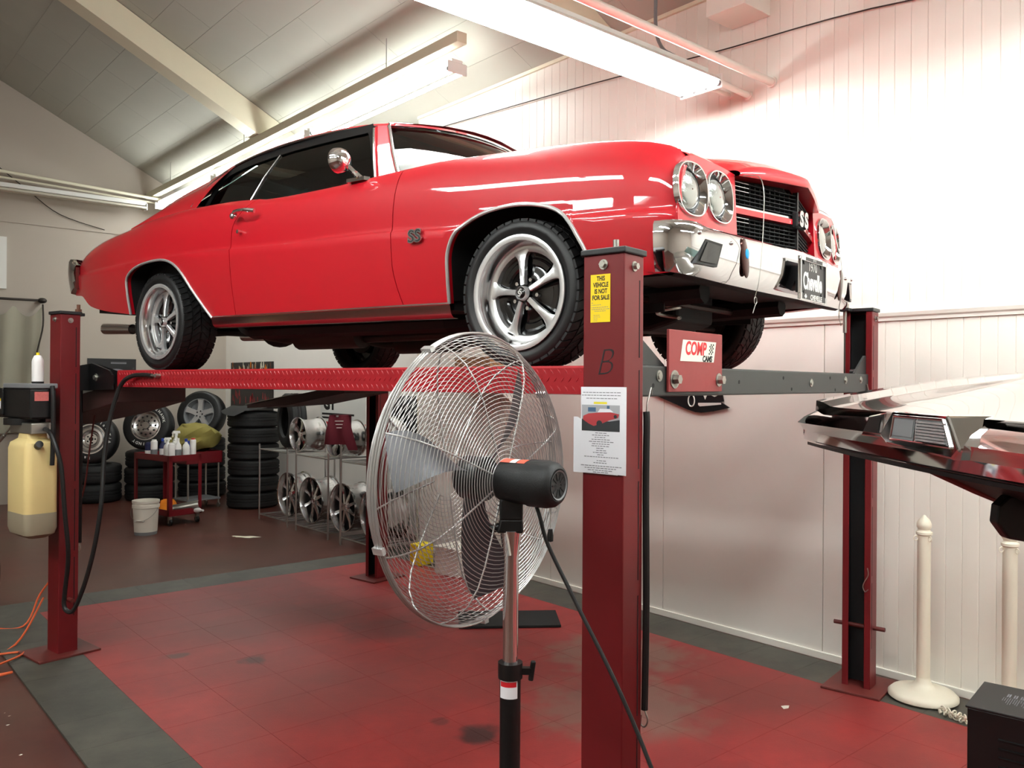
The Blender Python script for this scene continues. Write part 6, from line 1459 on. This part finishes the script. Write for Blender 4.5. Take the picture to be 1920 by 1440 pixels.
ob('sign_small_print', G().box(-0.02, 0.2, -0.0072, -0.006, 0.142, 0.15).box(-0.02, 0.2, -0.0072, -0.006, 0.125, 0.137), 'ink_grey', bs, smooth=0)
ob('sign_oval', G().prism([(0.06 + 0.13*math.cos(a), 0.0 + 0.05*math.sin(a)) for a in [2*math.pi*k/20 for k in range(20)]], -0.0072, -0.006, lambda a, b, h: (a, h, b)), 'ink_grey', bs, smooth=0)
# curtain on its iron rod
cu_ = thing('curtain', 'drab canvas curtain hanging in swags from an iron rod on the back wall', 'curtain', (1.6, YB - 0.14, 0))
rows = []
for k in range(14):
    t = k/13; row = []
    for j in range(61):
        u = j/60; x = -1.4 + 2.46*u
        sag = 0.16*abs(math.sin(math.pi*u*7.0))
        z = lerp(2.78 - sag, 1.0, t)
        xx = x + (0.25*(t**1.2)*(-1) if u > 0.6 else 0)*(u - 0.6)
        row.append((xx, 0.075*math.sin(u*44)*(0.35 + 0.4*t) - 0.01*math.sin(u*17 + 3*t), z))
    rows.append(row)
ob('canvas', G().grid(rows), 'curtain', cu_, smooth=60)
ob('curtain_rod', G().cyl((-1.5, 0, 2.84), (1.02, 0, 2.855), 0.018, 10).ball((1.06, 0, 2.855), 0.05, 14, 8, (1.2, 1, 0.8)).box(1.03, 1.09, 0.0, 0.14, 2.845, 2.865), 'iron', cu_)
ob('pull_cord', G().tube(crom([(1.06, -0.03, 2.80), (1.06, -0.05, 2.5), (1.0, -0.06, 2.2), (0.95, -0.06, 1.95)], 4), 0.012, 6), 'iron', cu_)
ob('pipe_post', G().cyl((2.44, 13.05, 0), (2.44, 13.05, 1.5), 0.075, 20).cyl((2.44, 13.05, 1.5), (2.44, 13.05, 1.52), 0.08, 20), 'pvc', label='white plastic pipe standing against the back wall behind the oil tank', cat='pipe')
wb = ob('wall_panel', G().box(1.3, 2.24, YB - 0.03, YB, 3.0, 3.72), 'sign_white', smooth=0, label='pale board on the back wall at the left edge above the curtain', cat='board')
# bits seen through the fan, by the wall
ob('yellow_bin', G().prism([(-0.09, -0.07), (0.09, -0.07), (0.09, 0.07), (-0.09, 0.07)], 0.0, 0.20), 'label_yellow', loc=(4.52, 6.55, 0.012), rot=(0, 0, R(10)), smooth=0, bevel=0.01, label='small yellow bin on the floor seen through the fan guard', cat='bin')
ob('white_crate', G().box(-0.2, 0.2, -0.15, 0.15, 0, 0.22).box(-0.21, 0.21, -0.16, 0.16, 0.22, 0.25), 'bucket', loc=(4.62, 6.05, 0.012), rot=(0, 0, R(8)), smooth=0, bevel=0.006, label='white lidded crate on the floor seen through the fan guard', cat='crate')
ob('cardboard_box', G().box(-0.1, 0.1, -0.26, 0.26, 0, 0.16).box(-0.1, 0.0, -0.27, 0.27, 0.16, 0.166), 'cardboard', loc=(4.78, 6.0, 1.80), rot=(0, 0, 0), smooth=0, bevel=0.003, label='brown cardboard box on the small wall shelf behind the fan', cat='box')
sh_ = thing('wall_shelf', 'narrow white wall shelf carrying the cardboard box', 'shelf', (4.78, 6.0, 1.77))
ob('board', G().box(-0.15, 0.166, -0.35, 0.35, 0.0, 0.03), 'trim_white', sh_, smooth=0)
for y_ in (-0.25, 0.25): ob('bracket', G().prism([(0.166, -0.2), (0.166, 0.0), (-0.1, 0.0), (-0.1, -0.02), (0.14, -0.2)], y_ - 0.01, y_ + 0.01, lambda a, b, h: (a, h, b)), 'trim_white', sh_, smooth=0)
